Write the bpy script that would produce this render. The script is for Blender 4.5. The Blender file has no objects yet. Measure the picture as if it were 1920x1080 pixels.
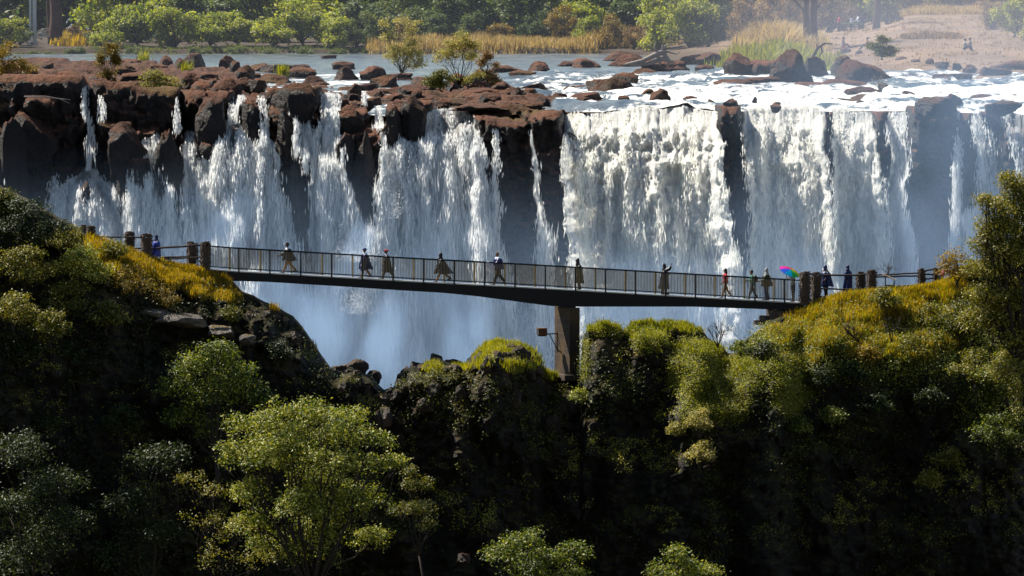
import bpy, bmesh, math, random
import numpy as np
from mathutils import Vector, Matrix

# ------------------------------------------------------------------ camera, sky, sun, exposure
S = bpy.context.scene
COL = S.collection
F = 16500.0                     # focal length in pixels of a 1920 wide frame
PITCH = math.atan(740 / F)
CZ = 14.3                       # camera height above the river lip
cam_data = bpy.data.cameras.new("camera")
cam_data.sensor_width = 36.0
cam_data.lens = F / 1920 * 36.0
cam_data.clip_start = 1.0
cam_data.clip_end = 6000.0
cam = bpy.data.objects.new("camera", cam_data)
COL.objects.link(cam)
cam.location = (0, 0, CZ)
cam.rotation_euler = (math.pi / 2 - PITCH, 0, 0)
S.camera = cam

SUN = Vector((-0.52, 0.36, 0.78)).normalized()
ELEV = math.asin(SUN.z)
world = bpy.data.worlds.new("World")
S.world = world
world.use_nodes = True
wt = world.node_tree
wt.nodes.clear()
wo = wt.nodes.new("ShaderNodeOutputWorld")
wb = wt.nodes.new("ShaderNodeBackground")
ws = wt.nodes.new("ShaderNodeTexSky")
ws.sky_type = 'NISHITA'
ws.sun_disc = False
ws.sun_elevation = ELEV
ws.sun_rotation = math.atan2(SUN.x, SUN.y)
ws.altitude = 900
ws.air_density = 1.2
ws.dust_density = 0.4
wb.inputs["Strength"].default_value = 0.05
wt.links.new(ws.outputs[0], wb.inputs[0])
wt.links.new(wb.outputs[0], wo.inputs[0])
sd = bpy.data.lights.new("sun", 'SUN')
sd.energy = 5.0
sd.angle = math.radians(0.5)
sd.color = (1.0, 0.93, 0.80)
so = bpy.data.objects.new("sun", sd)
COL.objects.link(so)
so.rotation_euler = SUN.to_track_quat('Z', 'Y').to_euler()
S.view_settings.view_transform = 'Standard'
S.view_settings.look = 'None'
S.view_settings.gamma = 1.0
S.view_settings.exposure = 0.95
c = S.cycles
c.use_denoising = True
c.max_bounces = 5
c.diffuse_bounces = 3
c.glossy_bounces = 2
c.transmission_bounces = 3
c.transparent_max_bounces = 24
c.volume_bounces = 1
c.volume_step_rate = 1.0
c.volume_max_steps = 64
c.caustics_reflective = False
c.caustics_refractive = False
c.use_adaptive_sampling = True

# ------------------------------------------------------------------ projection helpers (real metres)
cp, sp_ = math.cos(PITCH), math.sin(PITCH)

def P(px, py, Y):
    """world point at depth Y seen through photo pixel px, py (1920 x 1080)"""
    px = np.asarray(px, float); py = np.asarray(py, float); Y = np.asarray(Y, float)
    a = (px - 960) / F; b = (540 - py) / F
    dy = cp + b * sp_; dz = -sp_ + b * cp
    t = Y / dy
    return np.stack(np.broadcast_arrays(a * t, Y, CZ + dz * t), -1)

def G(px, py, z):
    """world point on the level z"""
    a = (px - 960) / F; b = (540 - py) / F
    dy = cp + b * sp_; dz = -sp_ + b * cp
    t = (z - CZ) / dz
    return np.array([a * t, dy * t, z])

def proj(p):
    x, y, z = p[0], p[1], p[2] - CZ
    d = y * cp - z * sp_; u = y * sp_ + z * cp
    return 960 + F * x / d, 540 - F * u / d

RZ = float(P(960, 203, 596)[2])      # river level at the lip
M_LIP = 596 / F                       # metres per photo pixel at the falls

# ------------------------------------------------------------------ numpy noise
def _h(ix, iy, iz, seed):
    n = (ix.astype(np.int64) * 374761393 + iy.astype(np.int64) * 668265263 + iz.astype(np.int64) * 2147483647 * 3 + seed * 1274126177) & 0xffffffff
    n = ((n ^ (n >> 13)) * 1274126177) & 0xffffffff
    n = ((n ^ (n >> 16)) * 2246822519) & 0xffffffff
    n = n ^ (n >> 15)
    return (n & 0xffffff) / float(0xffffff) * 2 - 1

def vnoise(p, seed=0):
    f = np.floor(p); i = f.astype(np.int64); t = p - f
    t = t * t * (3 - 2 * t)
    x, y, z = i[..., 0], i[..., 1], i[..., 2]
    tx, ty, tz = t[..., 0], t[..., 1], t[..., 2]
    def L(a, b, w): return a + (b - a) * w
    c00 = L(_h(x, y, z, seed), _h(x + 1, y, z, seed), tx)
    c10 = L(_h(x, y + 1, z, seed), _h(x + 1, y + 1, z, seed), tx)
    c01 = L(_h(x, y, z + 1, seed), _h(x + 1, y, z + 1, seed), tx)
    c11 = L(_h(x, y + 1, z + 1, seed), _h(x + 1, y + 1, z + 1, seed), tx)
    return L(L(c00, c10, ty), L(c01, c11, ty), tz)

def fbm(p, octv=4, seed=0, gain=0.5, billow=False):
    a, s, tot = 1.0, 0.0, 0.0
    q = np.array(p, float)
    for k in range(octv):
        n = vnoise(q, seed + k * 17)
        if billow: n = 1 - 2 * np.abs(n)
        s = s + a * n; tot += a
        a *= gain; q = q * 2.03 + 11.7
    return s / tot

def unit(v): return v / (np.linalg.norm(v, axis=-1, keepdims=True) + 1e-9)

def sm(a, b, x):
    t = np.clip((x - a) / (b - a), 0, 1)
    return t * t * (3 - 2 * t)

def lerp(xs, pts, k=1):
    return np.interp(xs, [p[0] for p in pts], [p[k] for p in pts])

# ------------------------------------------------------------------ object helpers
def tag(o, label=None, cat=None, group=None, kind=None):
    if label: o["label"] = label
    if cat: o["category"] = cat
    if group: o["group"] = group
    if kind: o["kind"] = kind
    return o

def struct(o): o["kind"] = "structure"; return o

def empty(name, loc=(0, 0, 0), rz=0.0, label=None, cat=None, group=None, scale=1.0):
    o = bpy.data.objects.new(name, None)
    o.empty_display_size = 0.3
    COL.objects.link(o)
    o.location = loc; o.rotation_euler = (0, 0, rz); o.scale = (scale,) * 3
    tag(o, label, cat, group)
    return o

def meshdata(name, v, f, mat, smooth=False, uv=None, attr=None):
    """f: one array (M,3) or (M,4), or a list of such arrays"""
    me = bpy.data.meshes.new(name)
    v = np.ascontiguousarray(v, dtype=np.float32)
    fl = f if isinstance(f, list) else [f]
    fl = [np.asarray(q, dtype=np.int32) for q in fl if len(q)]
    me.vertices.add(len(v)); me.vertices.foreach_set("co", v.ravel())
    idx = np.concatenate([q.ravel() for q in fl]).astype(np.int32)
    tot = np.concatenate([np.full(len(q), q.shape[1], np.int32) for q in fl])
    st = np.concatenate([[0], np.cumsum(tot)[:-1]]).astype(np.int32)
    me.loops.add(len(idx)); me.loops.foreach_set("vertex_index", idx)
    me.polygons.add(len(tot)); me.polygons.foreach_set("loop_start", st); me.polygons.foreach_set("loop_total", tot)
    me.polygons.foreach_set("use_smooth", np.full(len(tot), bool(smooth)))
    if uv is not None:
        l = me.uv_layers.new(name="UVMap")
        l.data.foreach_set("uv", np.ascontiguousarray(uv[idx], dtype=np.float32).ravel())
    if attr:
        for k, a in attr.items():
            at = me.attributes.new(k, 'FLOAT', 'POINT')
            at.data.foreach_set("value", np.ascontiguousarray(a, dtype=np.float32).ravel())
    me.update(calc_edges=True)
    if mat is not None: me.materials.append(mat)
    return me

def mobj(name, me, parent=None, loc=None, rz=None, scale=None):
    o = bpy.data.objects.new(name, me)
    COL.objects.link(o)
    if parent is not None: o.parent = parent
    if loc is not None: o.location = loc
    if rz is not None: o.rotation_euler = (0, 0, rz)
    if scale is not None: o.scale = scale if hasattr(scale, '__len__') else (scale,) * 3
    return o

def grid_faces(nr, nc):
    r, q = np.meshgrid(np.arange(nr - 1), np.arange(nc - 1), indexing='ij')
    a = (r * nc + q).ravel()
    return np.stack([a, a + nc, a + nc + 1, a + 1], -1)

class MB:
    """collects shapes into one mesh"""
    def __init__(s): s.v = []; s.q = []; s.t = []; s.n = 0
    def add(s, v, q=None, t=None):
        v = np.asarray(v, float).reshape(-1, 3)
        if q is not None and len(q): s.q.append(np.asarray(q) + s.n)
        if t is not None and len(t): s.t.append(np.asarray(t) + s.n)
        s.v.append(v); s.n += len(v)
    def box(s, c, size, rot=None, jit=0, rng=None, taper=1.0):
        c = np.asarray(c, float); h = np.asarray(size, float) / 2
        v = np.array([[x, y, z] for z in (-1, 1) for y in (-1, 1) for x in (-1, 1)], float)
        v[4:, :2] *= taper
        v = v * h
        if jit: v += rng.normal(0, jit, v.shape)
        if rot is not None: v = v @ np.asarray(rot).T
        s.add(v + c, q=[[0, 2, 3, 1], [4, 5, 7, 6], [0, 1, 5, 4], [2, 6, 7, 3], [0, 4, 6, 2], [1, 3, 7, 5]])
    def tube(s, pts, rad, n=6, caps=True):
        pts = np.asarray(pts, float); k = len(pts)
        rad = np.full(k, rad, float) if np.isscalar(rad) else np.asarray(rad, float)
        d = np.gradient(pts, axis=0); d /= (np.linalg.norm(d, axis=1, keepdims=True) + 1e-9)
        ref = np.array([0, 0, 1.0]) if abs(d[:, 2]).mean() < 0.8 else np.array([1.0, 0, 0])
        u = np.cross(d, ref); u /= (np.linalg.norm(u, axis=1, keepdims=True) + 1e-9)
        w = np.cross(d, u)
        a = np.linspace(0, 2 * np.pi, n, endpoint=False)
        v = pts[:, None] + rad[:, None, None] * (np.cos(a)[None, :, None] * u[:, None] + np.sin(a)[None, :, None] * w[:, None])
        v = v.reshape(-1, 3)
        q = []
        for i in range(k - 1):
            for j in range(n):
                q.append([i * n + j, i * n + (j + 1) % n, (i + 1) * n + (j + 1) % n, (i + 1) * n + j])
        t = []
        if caps:
            v = np.concatenate([v, pts[:1] - d[:1] * rad[0] * .5, pts[-1:] + d[-1:] * rad[-1] * .5])
            c0, c1 = k * n, k * n + 1
            for j in range(n):
                t.append([c0, (j + 1) % n, j]); t.append([c1, (k - 1) * n + j, (k - 1) * n + (j + 1) % n])
        s.add(v, q=q, t=t)
    def ball(s, c, r, n=10, m=7, rot=None):
        r = np.asarray(r if hasattr(r, '__len__') else (r,) * 3, float)
        v = [[0, 0, 1.0]]
        for i in range(1, m):
            th = math.pi * i / m
            for j in range(n):
                a = 2 * math.pi * j / n
                v.append([math.sin(th) * math.cos(a), math.sin(th) * math.sin(a), math.cos(th)])
        v.append([0, 0, -1.0])
        v = np.array(v) * r
        if rot is not None: v = v @ np.asarray(rot).T
        q, t = [], []
        for i in range(m - 2):
            for j in range(n):
                a = 1 + i * n + j; b = 1 + i * n + (j + 1) % n
                q.append([a, a + n, b + n, b])
        L = len(v) - 1
        for j in range(n):
            t.append([0, 1 + j, 1 + (j + 1) % n])
            t.append([L, 1 + (m - 2) * n + (j + 1) % n, 1 + (m - 2) * n + j])
        s.add(v + np.asarray(c, float), q=q, t=t)
    def data(s, name, mat, smooth=False):
        fs = []
        if s.q: fs.append(np.concatenate(s.q))
        if s.t: fs.append(np.concatenate(s.t))
        return meshdata(name, np.concatenate(s.v), fs, mat, smooth)
    def build(s, name, mat, parent=None, smooth=False):
        return mobj(name, s.data(name, mat, smooth), parent)

# ------------------------------------------------------------------ materials
class NT:
    def __init__(s, name):
        s.m = bpy.data.materials.new(name); s.m.use_nodes = True
        s.t = s.m.node_tree; s.t.nodes.clear()
        s.out = s.t.nodes.new("ShaderNodeOutputMaterial")
    def n(s, typ, **kw):
        nd = s.t.nodes.new(typ)
        for k, v in kw.items():
            if k.startswith('i_'):
                key = k[2:]; key = int(key) if key.isdigit() else key.replace('_', ' ')
                nd.inputs[key].default_value = v
            else: setattr(nd, k, v)
        return nd
    def l(s, a, b): s.t.links.new(a, b)
    def math(s, op, a, b=None, clamp=False):
        nd = s.t.nodes.new("ShaderNodeMath"); nd.operation = op; nd.use_clamp = clamp
        for i, x in enumerate((a, b)):
            if x is None: continue
            if isinstance(x, (int, float)): nd.inputs[i].default_value = x
            else: s.l(x, nd.inputs[i])
        return nd.outputs[0]
    def mix(s, fac, a, b):
        nd = s.t.nodes.new("ShaderNodeMix"); nd.data_type = 'RGBA'
        for i, x in ((0, fac), (6, a), (7, b)):
            if isinstance(x, (int, float)): nd.inputs[i].default_value = x
            elif isinstance(x, (tuple, list)): nd.inputs[i].default_value = (*x[:3], 1)
            else: s.l(x, nd.inputs[i])
        return nd.outputs[2]
    def noise(s, scale=1.0, detail=4.0, rough=0.5, vec=None, sc=None, coord="Object"):
        if vec is None:
            tc = s.n("ShaderNodeTexCoord"); vec = tc.outputs[coord]
        if sc is not None:
            mp = s.n("ShaderNodeMapping"); mp.inputs["Scale"].default_value = sc
            s.l(vec, mp.inputs[0]); vec = mp.outputs[0]
        nd = s.n("ShaderNodeTexNoise"); nd.inputs["Scale"].default_value = scale
        nd.inputs["Detail"].default_value = detail; nd.inputs["Roughness"].default_value = rough
        s.l(vec, nd.inputs["Vector"])
        return nd.outputs[0]
    def ramp(s, x, pts):
        nd = s.n("ShaderNodeValToRGB"); e = nd.color_ramp.elements
        while len(e) < len(pts): e.new(0.5)
        for k, (p, col) in enumerate(pts):
            e[k].position = p
            e[k].color = (*col, 1) if hasattr(col, '__len__') else (col, col, col, 1)
        s.l(x, nd.inputs[0]); return nd.outputs[0]
    def range(s, x, a, b, lo=0.0, hi=1.0):
        nd = s.n("ShaderNodeMapRange"); nd.clamp = True; nd.interpolation_type = 'SMOOTHSTEP'
        s.l(x, nd.inputs[0])
        for i, q in zip((1, 2, 3, 4), (a, b, lo, hi)): nd.inputs[i].default_value = q
        return nd.outputs[0]
    def bump(s, h, strength=0.5, dist=0.1):
        nd = s.n("ShaderNodeBump"); nd.inputs["Strength"].default_value = strength; nd.inputs["Distance"].default_value = dist
        s.l(h, nd.inputs["Height"]); return nd.outputs[0]
    def pbr(s, col, rough=0.7, normal=None, spec=0.3, metal=0.0, alpha=None, sheen=None):
        b = s.n("ShaderNodeBsdfPrincipled")
        if isinstance(col, (tuple, list)): b.inputs["Base Color"].default_value = (*col[:3], 1)
        else: s.l(col, b.inputs["Base Color"])
        if isinstance(rough, (int, float)): b.inputs["Roughness"].default_value = rough
        else: s.l(rough, b.inputs["Roughness"])
        b.inputs["Specular IOR Level"].default_value = spec; b.inputs["Metallic"].default_value = metal
        if normal is not None: s.l(normal, b.inputs["Normal"])
        if alpha is not None: s.l(alpha, b.inputs["Alpha"])
        return b
    def end(s, sh): s.l(sh.outputs[0] if hasattr(sh, 'outputs') else sh, s.out.inputs[0]); return s.m

def simple(name, col, rough=0.7, var=0.25, scale=8.0, spec=0.3, metal=0.0, bump=0.0):
    t = NT(name)
    n = t.noise(scale, 4)
    c1 = tuple(x * (1 - var) for x in col); c2 = tuple(min(1, x * (1 + var)) for x in col)
    return t.end(t.pbr(t.mix(n, c1, c2), rough, t.bump(n, bump, 0.05) if bump else None, spec, metal))

def leafmat(name, cols, trans=0.27, dry=None):
    """leaf colours vary from leaf to leaf and from clump to clump"""
    t = NT(name)
    g = t.n("ShaderNodeNewGeometry")
    big = t.noise(0.55, 2)
    x = t.math('ADD', t.math('MULTIPLY', g.outputs["Random Per Island"], 0.65), t.math('MULTIPLY', big, 0.5))
    oi = t.n("ShaderNodeObjectInfo")
    x = t.math('ADD', x, t.math('MULTIPLY', t.math('SUBTRACT', oi.outputs["Random"], 0.5), 0.25))
    k = len(cols)
    col = t.ramp(x, [(0.15 + 0.75 * i / (k - 1), cc) for i, cc in enumerate(cols)])
    b = t.pbr(col, 0.5, None, 0.35)
    tr = t.n("ShaderNodeBsdfTranslucent")
    hs = t.n("ShaderNodeHueSaturation"); hs.inputs["Saturation"].default_value = 1.15; hs.inputs["Value"].default_value = 1.5
    t.l(col, hs.inputs["Color"]); t.l(hs.outputs[0], tr.inputs[0])
    mx = t.n("ShaderNodeMixShader"); mx.inputs[0].default_value = trans
    t.l(b.outputs[0], mx.inputs[1]); t.l(tr.outputs[0], mx.inputs[2])
    return t.end(mx.outputs[0])

def rockmat(name, dark, light, moss, moss2, lo=0.15, hi=0.6, mscale=0.25, wet=0.55, streak=False, moss3=None):
    t = NT(name)
    g = t.n("ShaderNodeNewGeometry")
    sx = t.n("ShaderNodeSeparateXYZ"); t.l(g.outputs["Normal"], sx.inputs[0])
    pos = g.outputs["Position"]
    n1 = t.noise(0.9, 6, 0.62, vec=pos)
    n2 = t.noise(mscale, 4, 0.6, vec=pos)
    n3 = t.noise(5.0, 5, 0.65, vec=pos)
    base = t.mix(t.range(n1, 0.35, 0.68), dark, light)
    if streak:
        st = t.noise(1.0, 5, 0.6, vec=pos, sc=(1.6, 0.6, 0.12))
        base = t.mix(t.math('MULTIPLY', t.range(st, 0.5, 0.72), 0.6), base, tuple(0.5 * x for x in dark))
    up = t.math('ADD', sx.outputs[2], t.math('MULTIPLY', t.math('SUBTRACT', n2, 0.5), 1.1))
    up = t.math('ADD', up, t.math('MULTIPLY', t.math('SUBTRACT', n3, 0.5), 0.7))
    mc = t.mix(t.range(n2, 0.42, 0.6), moss, moss2)
    if moss3: mc = t.mix(t.range(t.noise(0.17, 3, 0.5, vec=pos), 0.52, 0.66), mc, moss3)
    mc = t.mix(t.range(n3, 0.3, 0.75), mc, tuple(0.45 * x for x in moss))
    fac = t.range(up, lo, hi)
    col = t.mix(fac, base, mc)
    oi = t.n("ShaderNodeObjectInfo"); n4 = t.noise(0.45, 3, .5, vec=pos); n5 = t.noise(14.0, 3, .6, vec=pos)
    vv = t.math('ADD', t.math('MULTIPLY', oi.outputs["Random"], .5), t.math('MULTIPLY', n4, 1.0))
    col = t.mix(t.range(vv, .45, 1.0, .55, 0.0), col, tuple(.5 * (a + b) for a, b in zip(dark, light)))
    col = t.mix(t.range(n5, .5, .72, 0, .55), col, tuple(.6 * q for q in dark))
    ro = t.math('MULTIPLY_ADD', fac, .95 - wet); t.t.nodes[-1].inputs[2].default_value = wet
    hgt = t.math('ADD', n1, t.math('MULTIPLY', n3, 0.45))
    return t.end(t.pbr(col, ro, t.bump(hgt, 1.0, 0.6), 0.3))

M = {}
M['fallrock'] = rockmat('wet_basalt', (0.010, 0.008, 0.008), (0.04, 0.027, 0.024), (0.21, 0.088, 0.048), (0.13, 0.056, 0.034), 0.30, 0.72, 0.3, streak=True, moss3=(0.13, 0.085, 0.02))
M['riverrock'] = rockmat('river_basalt', (0.014, 0.010, 0.010), (0.05, 0.034, 0.03), (0.23, 0.095, 0.052), (0.13, 0.06, 0.04), 0.28, 0.68, 0.5, moss3=(0.13, 0.085, 0.028))
M['paleledge'] = rockmat('pale_basalt', (0.05, 0.045, 0.04), (0.26, 0.23, 0.21), (0.22, 0.12, 0.03), (0.14, 0.11, 0.02), 0.75, 1.1, 0.5)
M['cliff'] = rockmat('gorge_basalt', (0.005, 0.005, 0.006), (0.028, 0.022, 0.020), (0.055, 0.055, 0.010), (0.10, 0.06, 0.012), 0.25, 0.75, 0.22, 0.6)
M['rimrock'] = rockmat('rim_basalt', (0.012, 0.010, 0.009), (0.085, 0.055, 0.038), (0.16, 0.09, 0.03), (0.10, 0.09, 0.015), 0.55, 1.0, 0.4, 0.6)
M['hill'] = rockmat('mossy_slope', (0.010, 0.012, 0.006), (0.05, 0.042, 0.028), (0.10, 0.10, 0.016), (0.30, 0.17, 0.02), -0.15, 0.4, 0.2, 0.8)
M['leaf_a'] = leafmat('leaf_yellow_green', [(0.008, 0.018, 0.004), (0.05, 0.08, 0.012), (0.19, 0.22, 0.028), (0.44, 0.41, 0.09)])
M['leaf_b'] = leafmat('leaf_olive', [(0.015, 0.025, 0.006), (0.07, 0.085, 0.014), (0.18, 0.17, 0.026), (0.32, 0.27, 0.05)])
M['leaf_c'] = leafmat('leaf_shaded', [(0.005, 0.010, 0.004), (0.014, 0.024, 0.007), (0.035, 0.05, 0.012), (0.07, 0.085, 0.022)])  # leaves darkened so that shade is part of their colour
M['leaf_gold'] = leafmat('leaf_gold', [(0.06, 0.055, 0.012), (0.13, 0.10, 0.015), (0.25, 0.17, 0.02), (0.34, 0.22, 0.03)])
M['leaf_bank'] = leafmat('leaf_bank', [(0.05, 0.08, 0.012), (0.16, 0.20, 0.022), (0.30, 0.32, 0.05), (0.40, 0.38, 0.08)], 0.45)
M['leaf_bank2'] = leafmat('leaf_bank_dark', [(0.025, 0.045, 0.014), (0.06, 0.09, 0.022), (0.11, 0.14, 0.03), (0.16, 0.17, 0.045)], 0.4)
M['leaf_dry'] = leafmat('leaf_dry', [(0.09, 0.055, 0.025), (0.16, 0.10, 0.045), (0.25, 0.16, 0.06), (0.34, 0.24, 0.10)], 0.4)
M['leaf_pale'] = leafmat('leaf_pale', [(0.10, 0.11, 0.03), (0.20, 0.19, 0.05), (0.32, 0.28, 0.09), (0.42, 0.36, 0.14)], 0.45)
M['moss'] = leafmat('moss_tufts', [(0.08, 0.09, 0.01), (0.17, 0.19, 0.025), (0.34, 0.33, 0.045), (0.50, 0.44, 0.09)], 0.35)
M['grass_o'] = leafmat('grass_orange', [(0.10, 0.08, 0.012), (0.24, 0.16, 0.018), (0.40, 0.26, 0.03), (0.50, 0.36, 0.07)], 0.45)
M['grass_g'] = leafmat('grass_green', [(0.08, 0.09, 0.012), (0.15, 0.17, 0.022), (0.28, 0.27, 0.035), (0.42, 0.36, 0.06)], 0.45)
M['grass_d'] = leafmat('grass_dry', [(0.14, 0.10, 0.035), (0.24, 0.17, 0.06), (0.34, 0.24, 0.09), (0.46, 0.35, 0.16)], 0.4)
M['bark'] = simple('bark', (0.035, 0.026, 0.02), 0.9, 0.5, 6, bump=0.4)
M['barkpale'] = simple('pale_dead_wood', (0.24, 0.20, 0.18), 0.85, 0.35, 6, bump=0.3)
M['barkbrown'] = simple('brown_bark', (0.07, 0.04, 0.03), 0.9, 0.5, 4, bump=0.4)
M['steel'] = simple('dark_painted_steel', (0.010, 0.010, 0.012), 0.6, 0.3, 5)
M['post'] = simple('railing_post_sunlit', (0.14, 0.10, 0.02), 0.5, 0.4, 5)  # sunlight on the far posts, put into their colour as yellow
M['bar'] = simple('railing_bar_paint', (0.11, 0.09, 0.05), 0.5, 0.3, 5)
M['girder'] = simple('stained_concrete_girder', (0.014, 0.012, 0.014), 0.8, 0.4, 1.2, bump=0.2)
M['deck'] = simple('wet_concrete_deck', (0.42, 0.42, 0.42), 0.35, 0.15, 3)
M['capstone'] = simple('stone_of_pillars', (0.075, 0.055, 0.045), 0.85, 0.6, 3.0, bump=0.5)
M['pole'] = simple('weathered_pole', (0.05, 0.04, 0.035), 0.85, 0.4, 8)
M['skin'] = simple('skin', (0.16, 0.075, 0.045), 0.6, 0.15)
M['hair'] = simple('dark_hair', (0.012, 0.010, 0.010), 0.6, 0.2)

def brickmat():
    t = NT('pier_brick')
    tc = t.n("ShaderNodeTexCoord")
    mp = t.n("ShaderNodeMapping"); mp.inputs["Rotation"].default_value = (math.pi / 2, 0, math.pi / 2)
    t.l(tc.outputs["Object"], mp.inputs[0])
    br = t.n("ShaderNodeTexBrick"); br.inputs["Scale"].default_value = 1.0
    br.inputs["Brick Width"].default_value = 0.42; br.inputs["Row Height"].default_value = 0.14
    br.inputs["Mortar Size"].default_value = 0.012
    br.inputs["Color1"].default_value = (0.045, 0.032, 0.024, 1); br.inputs["Color2"].default_value = (0.032, 0.022, 0.018, 1)
    br.inputs["Mortar"].default_value = (0.10, 0.08, 0.06, 1)
    t.l(mp.outputs[0], br.inputs[0])
    n = t.noise(1.3, 5, 0.6)
    col = t.mix(t.range(n, 0.4, 0.7), br.outputs[0], (0.09, 0.05, 0.014))
    n2 = t.noise(0.8, 4, 0.6, sc=(1, 3, 0.25))
    col = t.mix(t.math('MULTIPLY', t.range(n2, 0.5, 0.7), 0.7), col, (0.06, 0.045, 0.03))
    return t.end(t.pbr(col, 0.85, t.bump(br.outputs[1], 0.3, 0.02)))
M['brick'] = brickmat()

def watermat():
    t = NT('river_water')
    g = t.n("ShaderNodeNewGeometry"); pos = g.outputs["Position"]
    at = t.n("ShaderNodeAttribute"); at.attribute_name = "foam"
    n1 = t.noise(0.35, 6, 0.68, vec=pos, sc=(1.0, 0.42, 1.0))
    n2 = t.noise(2.6, 4, 0.6, vec=pos, sc=(1.0, 0.5, 1.0))
    x = t.math('ADD', t.math('ADD', t.math('MULTIPLY', n1, 1.0), t.math('MULTIPLY', n2, 0.35)), at.outputs["Fac"])
    foam = t.range(x, 0.93, 1.12)
    wat = t.mix(t.range(n1, 0.4, 0.6), (0.07, 0.09, 0.11), (0.16, 0.18, 0.19))
    col = t.mix(foam, wat, (0.86, 0.87, 0.86))
    ro = t.mix(foam, (0.16,) * 3, (0.8,) * 3)
    h = t.math('ADD', t.math('MULTIPLY', n2, 1.0), t.noise(7.0, 3, 0.6, vec=pos, sc=(1, 0.4, 1)))
    return t.end(t.pbr(col, ro, t.bump(h, 0.5, 0.25), 0.5))
M['river'] = watermat()

def fallmat(name, streak=1.0, lo=0.78, hi=1.18, tint=(0.93, 0.95, 0.96), sx=2.6, sy=0.22, trans=0.35):
    """falling white water: opaque strands, gaps between them where it runs thin"""
    t = NT(name)
    uv = t.n("ShaderNodeUVMap")
    at = t.n("ShaderNodeAttribute"); at.attribute_name = "dens"
    a = t.noise(1.0, 5, 0.62, vec=uv.outputs[0], sc=(sx, sy, 1))
    b = t.noise(1.0, 5, 0.72, vec=uv.outputs[0], sc=(sx * 3.2, sy * 5, 1))
    d = t.noise(1.0, 3, 0.5, vec=uv.outputs[0], sc=(0.45, 0.16, 1))
    x = t.math('ADD', t.math('MULTIPLY', a, 0.8), t.math('MULTIPLY', b, 0.5))
    x = t.math('ADD', x, t.math('MULTIPLY', d, 0.45))
    x = t.math('ADD', x, at.outputs["Fac"])
    al = t.range(x, lo, hi)
    al = t.math('MULTIPLY', al, t.range(at.outputs["Fac"], -0.85, -0.35))
    h = t.math('ADD', t.math('MULTIPLY', a, 0.6), b)
    nb = t.bump(h, 0.8, 0.35)
    tone = t.mix(t.range(b, 0.35, 0.65), tuple(0.80 * q for q in tint), tint)
    df = t.n("ShaderNodeBsdfDiffuse"); t.l(tone, df.inputs[0]); t.l(nb, df.inputs["Normal"])
    tr = t.n("ShaderNodeBsdfTranslucent"); t.l(tone, tr.inputs[0]); t.l(nb, tr.inputs["Normal"])
    m1 = t.n("ShaderNodeMixShader"); m1.inputs[0].default_value = trans
    t.l(df.outputs[0], m1.inputs[1]); t.l(tr.outputs[0], m1.inputs[2])
    tp = t.n("ShaderNodeBsdfTransparent")
    m2 = t.n("ShaderNodeMixShader"); t.l(al, m2.inputs[0])
    t.l(tp.outputs[0], m2.inputs[1]); t.l(m1.outputs[0], m2.inputs[2])
    return t.end(m2.outputs[0])
M['fall'] = fallmat('falling_water')
M['fallbig'] = fallmat('heavy_falling_water', lo=0.45, hi=0.85, tint=(0.96, 0.955, 0.91), sx=1.1, sy=0.22)  # cream tint paints warm sunlight into the heavy falls

# ================================================================== FALLS WALL
def blockfield(px, py, blocks):
    D = np.zeros_like(px)
    for (x0, x1, y0, y1, dep, r) in blocks:
        cx, hw = (x0 + x1) / 2, (x1 - x0) / 2
        tx = np.clip((hw - np.abs(px - cx)) / (r * 0.6), 0, 1)
        ty = np.clip((py - y0) / r, 0, 1)
        tb = np.clip((y1 - py) / 60.0, 0, 1)
        e = np.sqrt(np.clip(1 - (1 - tx) ** 2.4, 0, 1)) * np.sqrt(np.clip(1 - (1 - ty) ** 2.2, 0, 1)) * tb ** 0.5
        D = np.maximum(D, dep * e)
    return D

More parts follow.
